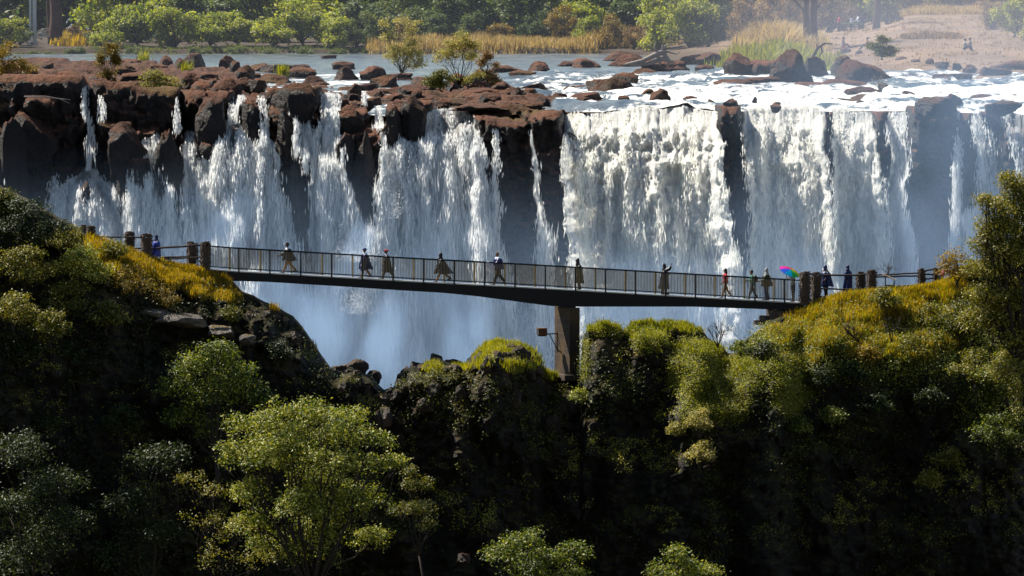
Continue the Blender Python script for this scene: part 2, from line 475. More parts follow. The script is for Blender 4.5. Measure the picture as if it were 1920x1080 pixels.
TOP = [(-400, 160), (0, 158), (150, 160), (165, 166), (300, 166), (340, 170), (350, 176), (440, 190), (500, 188), (600, 190), (640, 208),
       (720, 216), (800, 215), (900, 205), (1050, 205), (1062, 208), (1335, 208), (1395, 208), (1700, 206), (1900, 212), (2300, 214)]
BLOCKS = [
    (-120, 60, 235, 1200, 3.0, 30), (-40, 158, 138, 700, 2.2, 26), (40, 110, 175, 260, 3.2, 22), (-60, 20, 225, 420, 3.6, 22),
    (172, 262, 152, 460, 1.6, 24), (250, 338, 160, 460, 2.2, 24), (185, 250, 222, 300, 3.6, 16), (205, 292, 262, 420, 4.0, 24),
    (250, 300, 238, 300, 3.3, 16), (130, 186, 332, 480, 4.6, 34), (295, 345, 252, 430, 4.6, 34), (345, 440, 168, 262, 2.2, 30),
    (338, 400, 250, 520, 2.6, 20), (400, 530, 236, 600, 3.6, 26), (446, 500, 180, 280, 3.2, 30), (503, 560, 192, 300, 3.4, 30), (350, 420, 258, 300, 3.4, 20),
    (500, 606, 162, 250, 1.6, 26), (530, 586, 272, 560, 4.2, 40), (586, 690, 285, 700, 3.2, 30), (560, 600, 212, 300, 2.6, 22),
    (612, 690, 200, 260, 3.0, 22), (640, 732, 232, 560, 4.4, 28), (626, 660, 250, 300, 5.0, 22), (722, 760, 200, 260, 4.4, 22), (755, 812, 186, 245, 3.6, 22),
    (708, 900, 250, 700, 3.4, 30), (855, 882, 234, 330, 4.0, 16), (884, 992, 216, 760, 4.8, 20), (978, 1062, 204, 800, 5.4, 24), (1000, 1076, 330, 800, 5.2, 40),
    (270, 420, 360, 700, 4.4, 50), (360, 470, 390, 700, 5.0, 50), (430, 520, 470, 700, 6.0, 60), (700, 790, 470, 800, 5.0, 60),
    (1338, 1392, 196, 420, 4.6, 26), (1352, 1408, 300, 700, 5.0, 60), (1062, 1340, 232, 800, 1.2, 60), (1400, 1700, 232, 800, 1.0, 60),
    (1538, 1562, 214, 380, 3.6, 24), (1636, 1668, 210, 400, 3.2, 26), (1700, 1796, 196, 760, 4.6, 30), (1796, 1834, 214, 620, 3.0, 26),
    (1836, 1876, 208, 262, 4.6, 22), (1868, 1925, 242, 620, 5.4, 34), (1925, 2300, 216, 620, 3.4, 34), (1960, 2060, 200, 520, 5.0, 34),
]
def wallY(px, py):
    p = np.stack([px * M_LIP, py * M_LIP, np.zeros_like(px)], -1)
    w = px + 15 * fbm(p * 0.7, 4, 5); h = py + 13 * fbm(p * np.array([.8, .5, 1]), 4, 9)
    D = blockfield(w, h, BLOCKS)
    lean = 0.03 * (py - 200) * M_LIP
    colm = 0.45 * fbm(p * np.array([0.75, 0.16, 1]), 4, 21) + 0.16 * fbm(p * np.array([2.6, 0.9, 1]), 3, 31)
    colm = colm + .22 * fbm(p * np.array([1.1, 2.4, 1]), 3, 41, billow=True)
    jit = 0.45 * fbm(p * 1.3, 3, 3)[..., None]
    chip = 0.55 * vnoise(np.floor(p * np.array([0.85, 0.5, 1]) + jit) * 3.7, 77) + 0.32 * vnoise(np.floor(p * np.array([1.9, 1.3, 1]) + jit * 1.6) * 5.3, 78)
    return 597.5 - D - lean - (colm + chip) * np.clip((py - 150) / 60, 0.15, 1)

def build_wall():
    cols = np.arange(-330, 2250, 3.0)
    top = lerp(cols, TOP)
    nr = 210
    t = np.linspace(0, 1, nr)[:, None]
    py = top[None] - 34 + t * (860 - (top[None] - 34))
    px = np.broadcast_to(cols[None], py.shape).copy()
    tt = top[None] + 0 * px
    D0 = wallY(px, np.maximum(py, tt))
    Dn = 597.5 - wallY(px, py)
    # rows above the lip curve: only where a block rises above it
    Y = wallY(px, py)
    above = py < tt
    v = P(px, py, Y)
    # clamp rows above the lip: keep only the block tops, the rest folds back level under the river
    blk = blockfield(px + 0.0, py, BLOCKS)
    fold = above & (blk < 0.25)
    zl = P(px, tt, 597.5)[..., 2]
    v[..., 2] = np.where(fold, zl - 0.25, v[..., 2])
    v[..., 1] = np.where(fold, 598.5 + (tt - py) * 0.35, v[..., 1])
    last = v[-1].copy(); last[:, 2] = -62
    v = np.concatenate([v, last[None]], 0)
    me = meshdata("falls_cliff", v.reshape(-1, 3), grid_faces(v.shape[0], v.shape[1]), M['fallrock'], True)
    return struct(mobj("falls_cliff", me))
build_wall()

# ------------------------------------------------------------------ river
def build_river():
    ys = np.concatenate([np.arange(597.6, 640, 0.35), np.arange(640, 720, 0.8), np.arange(720, 860, 2.0), np.array([900, 1000, 1400])])
    xs = np.arange(-62, 62, 0.32)
    X, Yg = np.meshgrid(xs, ys)
    p = np.stack([X, Yg, 0 * X], -1)
    pxx = 960 + X * F / Yg
    right = sm(820, 1050, pxx) * (1 - sm(700, 745, Yg))
    leftr = (1 - sm(700, 850, pxx)) * (1 - sm(705, 730, Yg))
    foam = 0.345 * right + 0.2 * sm(1000, 1300, pxx) * (1 - sm(612, 640, Yg)) - 0.06
    foam += 0.38 * leftr
    foam += -0.06 * sm(720, 760, Yg) + 0.10 * np.exp(-((Yg - 745) / 10) ** 2) * (pxx < 1000)
    foam += 0.15 * np.exp(-((Yg - 640) / 9) ** 2) * (pxx > 1150)
    foam -= 0.20 * np.exp(-((Yg - 603) / 4) ** 2) * (pxx > 1030)
    amp = 0.06 + 0.24 * right
    z = RZ + amp * fbm(p * np.array([0.5, 0.22, 1]), 4, 3) + amp * 0.6 * fbm(p * np.array([1.6, 0.8, 1]), 3, 8)
    lipn = fbm(np.stack([X * .35, 0 * X, 0 * X + 3], -1), 3, 12)
    st_ = fbm(p * np.array([.10, .09, 1]), 4, 44, .6); stp = sm(-.14, -.08, st_) + sm(.10, .16, st_)
    z += .28 * stp * right - .2 * right; foam += .22 * right * (np.exp(-((st_ + .13) / .03) ** 2) + np.exp(-((st_ - .11) / .03) ** 2)) - .02
    z -= (0.5 - .42 * lipn) * (1 - sm(597, 604 + 2 * lipn, Yg)) ** 1.5
    z -= 0.35 * (pxx < 1040) * (1 - sm(600, 640, Yg))
    me = meshdata("river", np.stack([X, Yg, z], -1).reshape(-1, 3), grid_faces(len(ys), len(xs)), M['river'], True, attr={"foam": foam.ravel()})
    return struct(mobj("river", me))
build_river()

def build_shelf():
    ys = np.concatenate([np.arange(596.8, 640, 0.4), np.arange(640, 735, 0.9)])
    xs = np.arange(-46, 7, 0.22)
    X, Yg = np.meshgrid(xs, ys)
    px = 960 + X * F / Yg
    p = np.stack([X, Yg * 0.45, 0 * X], -1)
    far = np.interp(px, [-400, 250, 430, 560, 700, 980, 1060], [742, 742, 728, 668, 655, 645, 622])
    base = np.interp(px, [-400, 150, 330, 440, 480, 600, 700, 740, 900, 1050, 1075], [.75, .75, .6, .35, -.02, -.05, -.02, .15, .3, .1, -.5])
    h = base * (1 - sm(far - 25, far, Yg)) - .45 * sm(far - 6, far + 6, Yg)
    h = h + .95 * fbm(p * 0.5, 5, 301, .6) * (1 + 0 * h)
    q = np.round(h * 3.2) / 3.2
    h = q * .7 + h * .3 + .10 * fbm(p * 2.2, 3, 305)
    for cx, w_ in ((160, 12), (333, 10), (438, 18), (494, 12), (545, 14), (618, 26), (683, 12), (712, 14), (842, 44)):
        h = h - 1.1 * np.exp(-((px - cx) / w_) ** 2) * (1 - sm(602, 626, Yg))
    h = np.minimum(h, 1.25)
    h -= .9 * (1 - sm(596.8, 598.5, Yg))
    z = RZ - 0.12 + h
    me = meshdata("rock_shelf", np.stack([X, Yg, z], -1).reshape(-1, 3), grid_faces(len(ys), len(xs)), M['riverrock'], True)
    struct(mobj("rock_shelf", me))
build_shelf()

# ------------------------------------------------------------------ falling water
def sheet(rows, off=0.6, dens=0.0,  turb=0.25, mat='fall', back=True, billow=0.0, edge=0.5, seed=1, fadebot=None, step=3.0, throw=2.8, tl=4.5, spray=120):
    """rows: (py, x left, x right); follows the wall, never steps back under itself"""
    y0, y1 = rows[0][0], rows[-1][0]
    pys = np.arange(y0, y1 + 0.1, 3.2)
    wmax = max(r[2] - r[1] for r in rows)
    nc = max(6, int(wmax / step))
    u = np.linspace(0, 1, nc)
    XL = np.interp(pys, [r[0] for r in rows], [r[1] for r in rows])[:, None]
    XR = np.interp(pys, [r[0] for r in rows], [r[2] for r in rows])[:, None]
    en = lambda k, f_, a_: a_ * fbm(np.stack([pys * f_, 0 * pys + seed * 5.3 + k, 0 * pys], -1), 4, seed + k)[:, None]
    grow = np.clip((pys - y0) / 60, .1, 1)[:, None] * min(1.0, wmax / 60)
    XL = XL + (en(1, .022, 16) + en(2, .11, 4)) * grow; XR = XR + (en(3, .022, 16) + en(4, .11, 4)) * grow
    XR = np.maximum(XR, XL + 4)
    px = XL + (XR - XL) * u[None]; py = np.broadcast_to(pys[:, None], px.shape).copy()
    wob = fbm(np.stack([py * .02, 0 * py + seed * 3.1, px * .004], -1), 3, seed)
    px = px + wob * 4
    Y = wallY(px, py)
    # the thrown water is ahead of everything it has passed
    Y = np.minimum.accumulate(Y, axis=0)
    k = 5
    Yp = np.pad(Y, ((0, 0), (k, k)), mode='edge')
    Ys = sum(Yp[:, i:i + Y.shape[1]] for i in range(2 * k + 1)) / (2 * k + 1)
    Y = np.minimum(Y, Ys + 0.3)
    dn = (py - y0) * M_LIP
    Y = Y - off * np.clip(dn / 1.5, 0.15, 1) - 0.02 * dn - throw * (1 - np.exp(-dn / tl)) * (1 + .35 * fbm(np.stack([px * M_LIP * .5, 0 * px, 0 * px + seed], -1), 3, 66))
    q = np.stack([px * M_LIP, dn * 0.4, 0 * px + seed], -1)
    disp = turb * fbm(q * 1.3, 4, seed + 50) * np.clip(dn / 1.0, 0.1, 1)
    zz = 0
    if billow:
        qb = np.stack([px * M_LIP * 0.55 + 0.25 * fbm(q * 0.8, 2, 5), dn * 0.42, 0 * px + seed], -1)
        bl = fbm(qb, 4, seed + 90, 0.55, billow=True)
        bf = fbm(np.stack([px * M_LIP * 2.0, dn * 1.5, 0 * px + seed * 2], -1), 3, seed + 120, 0.6, billow=True)
        disp = disp + (billow * bl + 0.28 * billow * bf) * np.clip(dn / 2.0, 0.05, 1)
    Y = Y - disp
    v = P(px, py, Y)
    v[..., 2] += .42 * fbm(np.stack([v[..., 0] * .35, 0 * dn, 0 * dn + 3], -1), 3, 12) * np.exp(-dn / 1.2) * (1 if billow else .3)
    w = (XR - XL) * M_LIP
    e = np.minimum(u[None], 1 - u[None]) * w          # metres from the nearer edge
    d = dens + .07 + .10 * sm(0, 6, dn) + 0 * px - 0.9 * (1 - np.clip(e / edge, 0, 1)) ** 1.6
    if fadebot: d = d - 1.0 * sm(y1 - fadebot, y1, py)
    nb = 0
    if back:
        lead = []
        for i, (dy, dz) in enumerate([(7, 0.2), (4, 0.4), (2.0, 0.36), (0.9, 0.2)]):
            r = v[0].copy(); r[:, 1] += dy; r[:, 2] += dz * 0.35 + 0.02; lead.append(r)
        v = np.concatenate([np.array(lead), v], 0); nb = len(lead)
        d = np.concatenate([np.repeat(d[:1], nb, 0) - np.array([0.5, 0.3, 0.15, 0.05])[:, None], d], 0)
    uvx = np.concatenate([px[:1]] * nb + [px], 0) * M_LIP + seed * 7.3
    uvy = np.concatenate([dn[:1] - (nb - i) * 0.8 for i in range(nb)] + [dn], 0)
    me = meshdata("waterfall", v.reshape(-1, 3), grid_faces(v.shape[0], v.shape[1]), M[mat], True,
                  uv=np.stack([uvx, uvy], -1).reshape(-1, 2), attr={"dens": d.ravel()})
    wf = struct(mobj("waterfall", me))
    vv = v[nb:]; dd = d[nb:]
    cell = np.abs(np.gradient(px, axis=1)) * 3.2 * M_LIP ** 2
    sn = fbm(np.stack([px * M_LIP * 1.7, dn * .22, 0 * px + seed], -1), 4, seed + 200, .6)
    pr = cell * np.clip(dd + .75, 0.03, 1) * np.clip(.35 + 2.2 * sn, .05, 2) ** 1.3 * (1 - .6 * sm(9, 20, dn))
    n = int(float(cell.sum()) * spray)
    rg = np.random.default_rng(seed + 900)
    idx = rg.choice(pr.size, n, p=(pr / pr.sum()).ravel())
    q0 = vv.reshape(-1, 3)[idx]; dk = np.clip(dn.ravel()[idx] / 8, 0, 1.6)[:, None]
    sp = rg.normal(0, 1, (n, 3)) * np.array([.10, .0, .15]); sp[:, 1] = -np.abs(rg.normal(0, .22, n))
    q0 = q0 + sp * (.35 + dk)
    dr = unit(np.concatenate([rg.normal(0, .10, (n, 2)), -np.ones((n, 1))], 1))
    ln = (.14 + .5 * rg.uniform(0, 1, (n, 1)) ** 1.5) * (.35 + .9 * dk); wd = rg.uniform(.018, .052, (n, 1)) * (1.15 - .2 * dk)
    if mat == 'fallbig': ln = ln * .6; wd = wd * 1.05; q0 = q0 + rg.normal(0, .12, (n, 3)) * dk
    sd_ = unit(np.cross(dr, rg.normal(0, 1, (n, 3))))
    V = np.stack([q0 - dr * ln, q0 + sd_ * wd, q0 + dr * ln, q0 - sd_ * wd], 1).reshape(-1, 3)
    for nm_, tc_ in (('drop', (.94, .95, .95)), ('drop_sunlit', (.96, .95, .89))):  # second copy has the sun's warmth tinted into the drops
        if nm_ in M: continue
        q = NT('water_' + nm_); b = q.pbr(tc_, .4, None, .2); tr = q.n("ShaderNodeBsdfTranslucent"); tr.inputs[0].default_value = (*tc_, 1)
        mx = q.n("ShaderNodeMixShader"); mx.inputs[0].default_value = .5; q.l(b.outputs[0], mx.inputs[1]); q.l(tr.outputs[0], mx.inputs[2]); M[nm_] = q.end(mx.outputs[0])
    mobj("falling_spray", meshdata("falling_spray", V, np.arange(n * 4).reshape(n, 4), M['drop_sunlit' if mat == 'fallbig' else 'drop']), wf)
    return wf

# left shelf: thin threads, then the stepped sheets
sheet([(166, 153, 166), (220, 155, 168), (240, 158, 174), (322, 158, 176)], 0.5, 0.25, 0.1, edge=0.25, seed=2)
sheet([(316, 158, 178), (332, 128, 200), (350, 100, 215), (380, 92, 236), (420, 96, 262), (520, 100, 300)], 0.8, 0.22, 0.25, edge=0.6, seed=3)
sheet([(318, 160, 182), (340, 172, 205), (370, 188, 232), (400, 205, 250), (470, 215, 300), (560, 215, 330)], 1.2, 0.25, 0.2, edge=0.5, seed=30)
sheet([(180, 178, 196), (225, 176, 200)], 0.3, -0.32, 0.05, edge=0.2, seed=4)
sheet([(268, 12, 24), (300, 10, 32), (345, 8, 40)], 0.5, 0.1, 0.1, edge=0.25, seed=5)
sheet([(186, 328, 338), (248, 324, 342)], 0.4, 0.0, 0.05, edge=0.2, seed=6)
sheet([(256, 272, 302), (275, 258, 304), (310, 246, 310), (350, 240, 314), (400, 236, 330), (520, 215, 370), (640, 200, 400)], 0.5, 0.02, 0.3, edge=0.4, seed=7)
sheet([(250, 338, 372), (300, 338, 380), (420, 336, 420), (600, 330, 470), (720, 330, 500)], 0.5, 0.05, 0.2, edge=0.35, seed=8)
sheet([(183, 438, 462), (200, 430, 452), (236, 428, 450)], 0.5, 0.2, 0.1, edge=0.25, seed=9)
sheet([(183, 482, 502), (215, 488, 508), (270, 486, 512)], 0.6, 0.15, 0.1, edge=0.25, seed=10)
sheet([(194, 530, 556), (230, 544, 566), (290, 544, 575)], 0.5, -0.05, 0.1, edge=0.3, seed=11)
sheet([(226, 424, 452), (240, 402, 480), (262, 372, 520), (300, 366, 530), (360, 362, 534), (450, 362, 560), (600, 350, 600), (740, 340, 640)], 0.6, 0.06, 0.45, edge=0.4, seed=12, step=2.6)
sheet([(262, 470, 520), (330, 478, 530), (480, 470, 540), (640, 440, 560)], 1.1, 0.1, 0.4, edge=0.5, seed=13)
sheet([(178, 600, 638), (215, 594, 640), (262, 584, 636), (285, 575, 650), (330, 576, 664), (420, 580, 690), (560, 575, 745), (740, 560, 800)], 0.6, 0.2, 0.4, edge=0.45, seed=14, step=2.6)
sheet([(240, 560, 600), (285, 552, 625), (320, 560, 630)], 0.5, -0.02, 0.15, edge=0.4, seed=15)
sheet([(178, 674, 692), (200, 672, 690)], 0.3, 0.1, 0.05, edge=0.2, seed=16)
sheet([(206, 700, 720), (243, 696, 726)], 0.5, 0.25, 0.1, edge=0.25, seed=17)
sheet([(208, 800, 884), (228, 770, 895), (246, 735, 900), (262, 716, 906), (300, 712, 912), (400, 706, 925), (560, 700, 960), (760, 690, 1010)], 0.6, 0.05, 0.35, edge=0.4, seed=18, step=2.4)
sheet([(250, 735, 790), (320, 728, 800), (440, 724, 820), (700, 700, 860)], 1.2, 0.02, 0.4, edge=0.5, seed=19)
sheet([(244, 862, 902), (330, 872, 912), (480, 880, 940), (700, 890, 990)], 1.0, 0.12, 0.3, edge=0.4, seed=20)
sheet([(238, 989, 1002), (300, 994, 1013), (400, 1002, 1026), (500, 1006, 1036), (640, 1006, 1050)], 0.5, 0.18, 0.15, edge=0.3, seed=21)
sheet([(244, 920, 940), (400, 918, 944)], 0.35, -0.36, 0.1, edge=0.3, seed=22)
sheet([(420, 270, 330), (500, 250, 345), (640, 240, 360)], 1.1, -0.1, 0.3, edge=0.5, seed=23)
for k, rows in enumerate([
    [(262, 262, 282), (300, 250, 280), (360, 236, 290), (420, 225, 300)],
    [(232, 395, 425), (252, 380, 430), (290, 372, 425), (360, 372, 420)],
    [(258, 440, 470), (320, 430, 480), (420, 425, 500), (520, 420, 530)],
    [(300, 495, 530), (380, 490, 536), (500, 480, 560), (640, 470, 590)],
    [(200, 560, 585), (240, 556, 592), (300, 560, 600)],
    [(235, 600, 622), (290, 604, 634), (360, 612, 660), (470, 615, 690)],
    [(300, 590, 612), (400, 586, 622), (560, 590, 660)],
    [(250, 704, 728), (330, 706, 742), (430, 702, 750), (560, 700, 770)],
    [(236, 770, 830), (262, 760, 850), (330, 756, 860), (430, 750, 870)],
    [(258, 880, 906), (330, 888, 914), (420, 894, 930), (560, 900, 970)],
    [(400, 330, 400), (470, 320, 420), (600, 300, 450)],
    [(372, 292, 322), (430, 276, 322), (500, 262, 330)],
    [(380, 345, 372), (420, 360, 392), (480, 372, 402), (560, 380, 430)],
    [(450, 520, 600), (540, 510, 640), (700, 500, 700)],
    [(470, 600, 720), (560, 590, 760), (740, 580, 800)],
    [(500, 740, 860), (600, 730, 900), (760, 720, 940)],
    [(520, 900, 1000), (620, 890, 1040), (760, 880, 1060)],
    [(330, 90, 112), (370, 84, 118), (420, 84, 130)],
    [(390, 196, 246), (450, 200, 262), (560, 200, 300)],
]):
    sheet(rows, 0.7 + .12 * (k % 4), (0.10 if rows[0][0] < 440 else -.12), 0.3, edge=0.35 if rows[0][0] < 440 else .9, seed=60 + k, spray=85)
# the wide right hand falls
sheet([(207, 1056, 1344), (240, 1054, 1346), (300, 1056, 1356), (400, 1062, 1372), (520, 1070, 1392), (760, 1080, 1420)], 1.2, 0.55, 0.4, 'fallbig', billow=1.7, spray=60, edge=1.3, seed=40, step=2.2, throw=7.5, tl=7.0)
sheet([(207, 1388, 1550), (300, 1396, 1552), (420, 1404, 1560), (760, 1410, 1600)], 0.9, 0.32, 0.35, 'fallbig', billow=1.0, spray=55, edge=1.2, seed=41, step=2.4, throw=6.5, tl=6.5)
sheet([(207, 1556, 1642), (300, 1558, 1646), (420, 1556, 1664), (760, 1560, 1700)], 0.9, 0.28, 0.35, 'fallbig', billow=.9, spray=55, edge=1.1, seed=42, step=2.4, throw=6.0, tl=6.5)
sheet([(207, 1662, 1706), (300, 1660, 1704), (420, 1652, 1706), (760, 1650, 1740)], 0.8, 0.2, 0.3, 'fall', billow=0.4, edge=0.4, seed=43)
sheet([(209, 1792, 1802), (300, 1788, 1800), (430, 1780, 1802), (700, 1776, 1812)], 0.5, 0.05, 0.1, edge=0.2, seed=44)
sheet([(213, 1812, 1840), (262, 1818, 1872), (320, 1826, 1878), (420, 1810, 1880), (700, 1800, 1900)], 0.6, -0.06, 0.3, edge=0.4, seed=45)
sheet([(212, 1876, 1980), (240, 1878, 1980), (330, 1905, 1985), (600, 1910, 2000)], 0.7, 0.0, 0.3, edge=0.4, seed=46)
sheet([(214, 2060, 2260), (600, 2050, 2290)], 0.7, 0.2, 0.3, 'fallbig', billow=0.8, edge=0.4, seed=47)

# gorge water far below
def slab(name, x0, x1, y0, y1, z, mat):
    return struct(mobj(name, meshdata(name, [[x0, y0, z], [x1, y0, z], [x1, y1, z], [x0, y1, z]], np.array([[0, 1, 2, 3]]), M[mat])))
slab("gorge_floor", -400, 400, 200, 640, -62.5, 'cliff')

# ================================================================== BRIDGE LINE
TH = math.radians(21)
AX = np.array([math.cos(TH), math.sin(TH), 0]); AW = np.array([-math.sin(TH), math.cos(TH), 0])
N0 = np.array([(1060 - 960) / F * 500.0, 500.0, 0])
BW = 1.6
def s_of(px):
    s = 0.0
    for _ in range(12):
        p = N0 + AX * s; p = np.array([p[0], p[1], CZ - 22.4])
        s += (px - proj(p)[0]) / (33.0 * math.cos(TH)) * 0.98
    return s
DECKPY = [(120, 478), (300, 492), (385, 503), (445, 508), (500, 511), (760, 526), (980, 537.5), (1300, 556), (1500, 567), (1560, 560)]
BOTPY = [(385, 526), (445, 527), (500, 528.5), (640, 537), (760, 545), (830, 549), (900, 556), (960, 564), (1035, 574), (1082, 575), (1180, 575), (1300, 575), (1440, 580), (1510, 584)]
_px = np.arange(100, 1800, 10.0)
_s = np.array([s_of(q) for q in _px])
def lineY(s): return N0[1] + AX[1] * s
def zline(s, table):
    q = np.interp(s, _s, _px)
    py = lerp(q, table)
    return P(q, py, lineY(s))[..., 2]
def bpt(s, across=0.0, z=0.0):
    s = np.asarray(s, float)
    p = N0[None] + AX[None] * s.reshape(-1, 1) + AW[None] * across
    p[:, 2] = z
    return p
def deckz(s): return zline(s, DECKPY)

# ================================================================== FRONT CLIFF / HILLS
CREST = [(-300, 250), (-60, 330), (0, 352), (60, 385), (110, 412), (150, 436), (175, 448), (235, 470), (290, 492), (340, 503), (385, 513), (430, 528), (452, 550), (480, 562), (520, 580),
         (548, 596), (572, 628), (600, 668), (622, 700), (640, 698), (660, 690), (690, 704), (715, 730), (738, 734), (745, 702), (770, 690), (800, 680),
         (812, 672), (830, 682), (865, 690), (885, 668), (905, 652), (940, 640), (985, 652), (1008, 668), (1026, 700), (1040, 706), (1088, 706), (1093, 640),
         (1104, 618), (1130, 608), (1165, 618), (1180, 622), (1186, 608), (1215, 602), (1300, 612), (1325, 632), (1350, 652), (1380, 668), (1400, 640), (1440, 610), (1475, 590),
         (1505, 585), (1540, 566), (1580, 555), (1640, 548), (1700, 545), (1760, 535), (1830, 500), (1920, 440), (2100, 330), (2300, 260)]
# patches that lean back enough for the high sun to reach them: cx, cy, rx, ry, strength
LIT = [(795, 822, 14, 5, 2), (858, 862, 16, 5, 2), (868, 880, 18, 4, 2), (960, 775, 14, 8, 1.6), (1085, 745, 20, 12, 1.5), (930, 800, 10, 30, .8), (700, 770, 30, 8, .8), (1480, 860, 20, 12, 1.2), (1560, 830, 18, 14, 1.5), (1640, 800, 20, 8, .9), (1760, 880, 30, 12, 1.2), (1720, 960, 12, 8, 1.2), (1200, 830, 30, 8, .6), (1010, 860, 30, 8, .5),
       (450, 640, 60, 12, 1.1), (540, 660, 30, 14, .8), (520, 700, 30, 8, .7), (600, 700, 16, 12, 1),
       (60, 480, 160, 130, .7), (190, 500, 110, 60, 1.3), (300, 520, 120, 45, 1.4), (400, 550, 90, 35, 1.4), (500, 600, 70, 30, 1.2), (560, 625, 30, 30, 1.0),
       (340, 596, 70, 14, 1.6), (410, 622, 40, 10, 1.5), (100, 640, 150, 80, .35), (665, 705, 40, 18, 1.2), (800, 705, 60, 22, 1.1), (940, 672, 70, 36, 1.2), (1005, 690, 30, 40, .9), (900, 720, 40, 20, .8),
       (1140, 618, 45, 13, 1.3), (1098, 665, 14, 60, 1.0), (1215, 625, 35, 24, 1.3), (1285, 616, 60, 14, 1.2),
       (1300, 690, 55, 55, 1.3), (1350, 740, 60, 60, 1.1), (1400, 690, 50, 40, 1.2), (1310, 780, 40, 40, .9), (1300, 850, 30, 40, .6),
       (1460, 650, 60, 50, 1.4), (1470, 740, 50, 70, 1.0), (1580, 620, 120, 60, 1.3), (1700, 600, 130, 60, 1.3), (1820, 600, 120, 120, .9), (1880, 780, 90, 110, .7), (1560, 720, 50, 50, .5)]
PXC = np.arange(-300, 2260, 4.0)
NR = 230
def crest(px):
    j = 3.0 * vnoise(np.stack([np.asarray(px) * 0.06, 0 * np.asarray(px), 0 * np.asarray(px) + 4], -1), 3) + 2.0 * vnoise(np.stack([np.asarray(px) * 0.21, 0 * np.asarray(px), 0 * np.asarray(px) + 9], -1), 5)
    bare = sm(610, 640, px) * (1 - sm(1380, 1420, px))
    return lerp(px, CREST) + j * (0.35 + 0.9 * bare)
_qs = np.interp(PXC, _px, _s, left=None, right=None)
_qs = np.where(PXC < 100, _s[0] + (PXC - 100) / 31.0, np.where(PXC > 1790, _s[-1] + (PXC - 1790) / 31.0, _qs))
YC = lineY(_qs) - 0.1 + 0.3 * sm(380, 340, PXC) - 1.0 * sm(1500, 1560, PXC) - 4.0 * sm(600, 660, PXC) * (1 - sm(1005, 1026, PXC)) - 3.2 * sm(1092, 1104, PXC) * (1 - sm(1440, 1500, PXC)) - 1.5 * sm(440, 500, PXC) * (1 - sm(600, 660, PXC))
def build_front():
    top = crest(PXC)
    t = np.linspace(0, 1, NR)
    py = top[None] + t[:, None] * (1200 - top[None])
    px = np.broadcast_to(PXC[None], py.shape).copy()
    L = np.zeros_like(px)
    pn = np.stack([px * 0.02, py * 0.02, 0 * px], -1)
    w1 = 26 * fbm(pn, 3, 41); w2 = 20 * fbm(pn, 3, 43)
    for cx, cy, rx, ry, st in LIT:
        r = ((px + w1 - cx) / rx) ** 2 + ((py + w2 - cy) / ry) ** 2
        L = np.maximum(L, st * np.exp(-r ** 1.5 * 0.8))
    slope = 0.10 + 0.16 * fbm(pn * 1.2, 3, 61) + L
    led = fbm(np.stack([px * .016, py * .045, 0 * px], -1) + .4 * w1[..., None] / 26, 4, 65, .55)
    slope = slope - .12 + 1.9 * sm(.16, .42, led) * np.clip((py - top[None]) / 20, 0, 1)
    slope = np.clip(slope, -0.25, 2.2)
    dpy = np.diff(py, axis=0, prepend=py[:1])
    Yd = np.cumsum(slope * dpy * 0.0303, axis=0)
    k = 13
    Yp = np.pad(Yd, ((0, 0), (k, k)), mode='edge')
    Yd = sum(Yp[:, i:i + Yd.shape[1]] for i in range(2 * k + 1)) / (2 * k + 1)
    q = np.stack([px * 0.0303, py * 0.0303, 0 * px], -1)
    fade = np.clip((py - top[None]) / 14.0, 0, 1)
    but = 1.3 * fbm(q * np.array([0.28, 0.18, 1]), 3, 71) + 0.95 * fbm(q * 0.8, 4, 73) + 0.45 * fbm(q * np.array([1.9, 1.4, 1]), 3, 75, billow=True)
    crag = 0.5 * vnoise(np.floor(q * np.array([1.0, 1.2, 1]) + 0.5 * fbm(q * 1.7, 2, 8)[..., None]) * 5.1, 88) + .3 * vnoise(np.floor(q * np.array([2.2, 2.6, 1]) + 0.6 * fbm(q * 1.7, 2, 8)[..., None]) * 5.1, 89)
    dome = np.zeros_like(px)
    rgd = np.random.default_rng(12)
    DM = [(860, 722, 40, 50, 1.6), (950, 712, 72, 62, 2.2), (800, 722, 36, 44, 1.4), (1145, 700, 50, 76, 1.5), (1298, 700, 50, 60, 1.7), (1355, 752, 52, 56, 1.9), (1405, 706, 44, 44, 1.4),
          (1290, 792, 40, 44, 1.7), (1462, 690, 48, 62, 2.0), (1502, 768, 40, 54, 1.8), (1570, 655, 60, 62, 1.6), (1215, 660, 40, 50, 1.2), (480, 650, 60, 50, 1.4), (560, 690, 42, 60, 1.5), (640, 740, 34, 46, 1.2), (1640, 690, 60, 60, 1.6), (1740, 670, 60, 60, 1.6)]
    for _ in range(60):
        DM.append((rgd.uniform(620, 1930), rgd.uniform(770, 1120), rgd.uniform(22, 60), rgd.uniform(26, 70), rgd.uniform(.7, 2.2)))
    for _ in range(22):
        DM.append((rgd.uniform(-50, 600), rgd.uniform(560, 1100), rgd.uniform(30, 70), rgd.uniform(30, 60), rgd.uniform(.8, 2.0)))
    xw = px + 26 * fbm(q * .8, 4, 401, .6); yw = py + 24 * fbm(q * .8, 4, 403, .6)
    for cx, cy, rx, ry, dp in DM:
        dx = (xw - cx) / rx; dyy = (yw - cy) / ry; dyy = np.where(dyy > 0, dyy * .45, dyy)
        dome = np.maximum(dome, dp * np.sqrt(np.clip(1 - dx ** 2 - dyy ** 2, 0, 1)))
    lump = dome + 1.1 * fbm(q * .75, 3, 91, billow=True) * np.clip(L, 0, 1)
    YC2 = YC[None] - 3.3 * (sm(1005, 1026, px) * (1 - sm(1092, 1104, px))) * sm(8, 60, py - top[None])
    Y = YC2 - Yd - (but + crag) * fade - lump * np.clip((py - top[None]) / 30, 0, 1)
    # leave the footing of the pier and the abutments free
    v = P(px, py, Y)
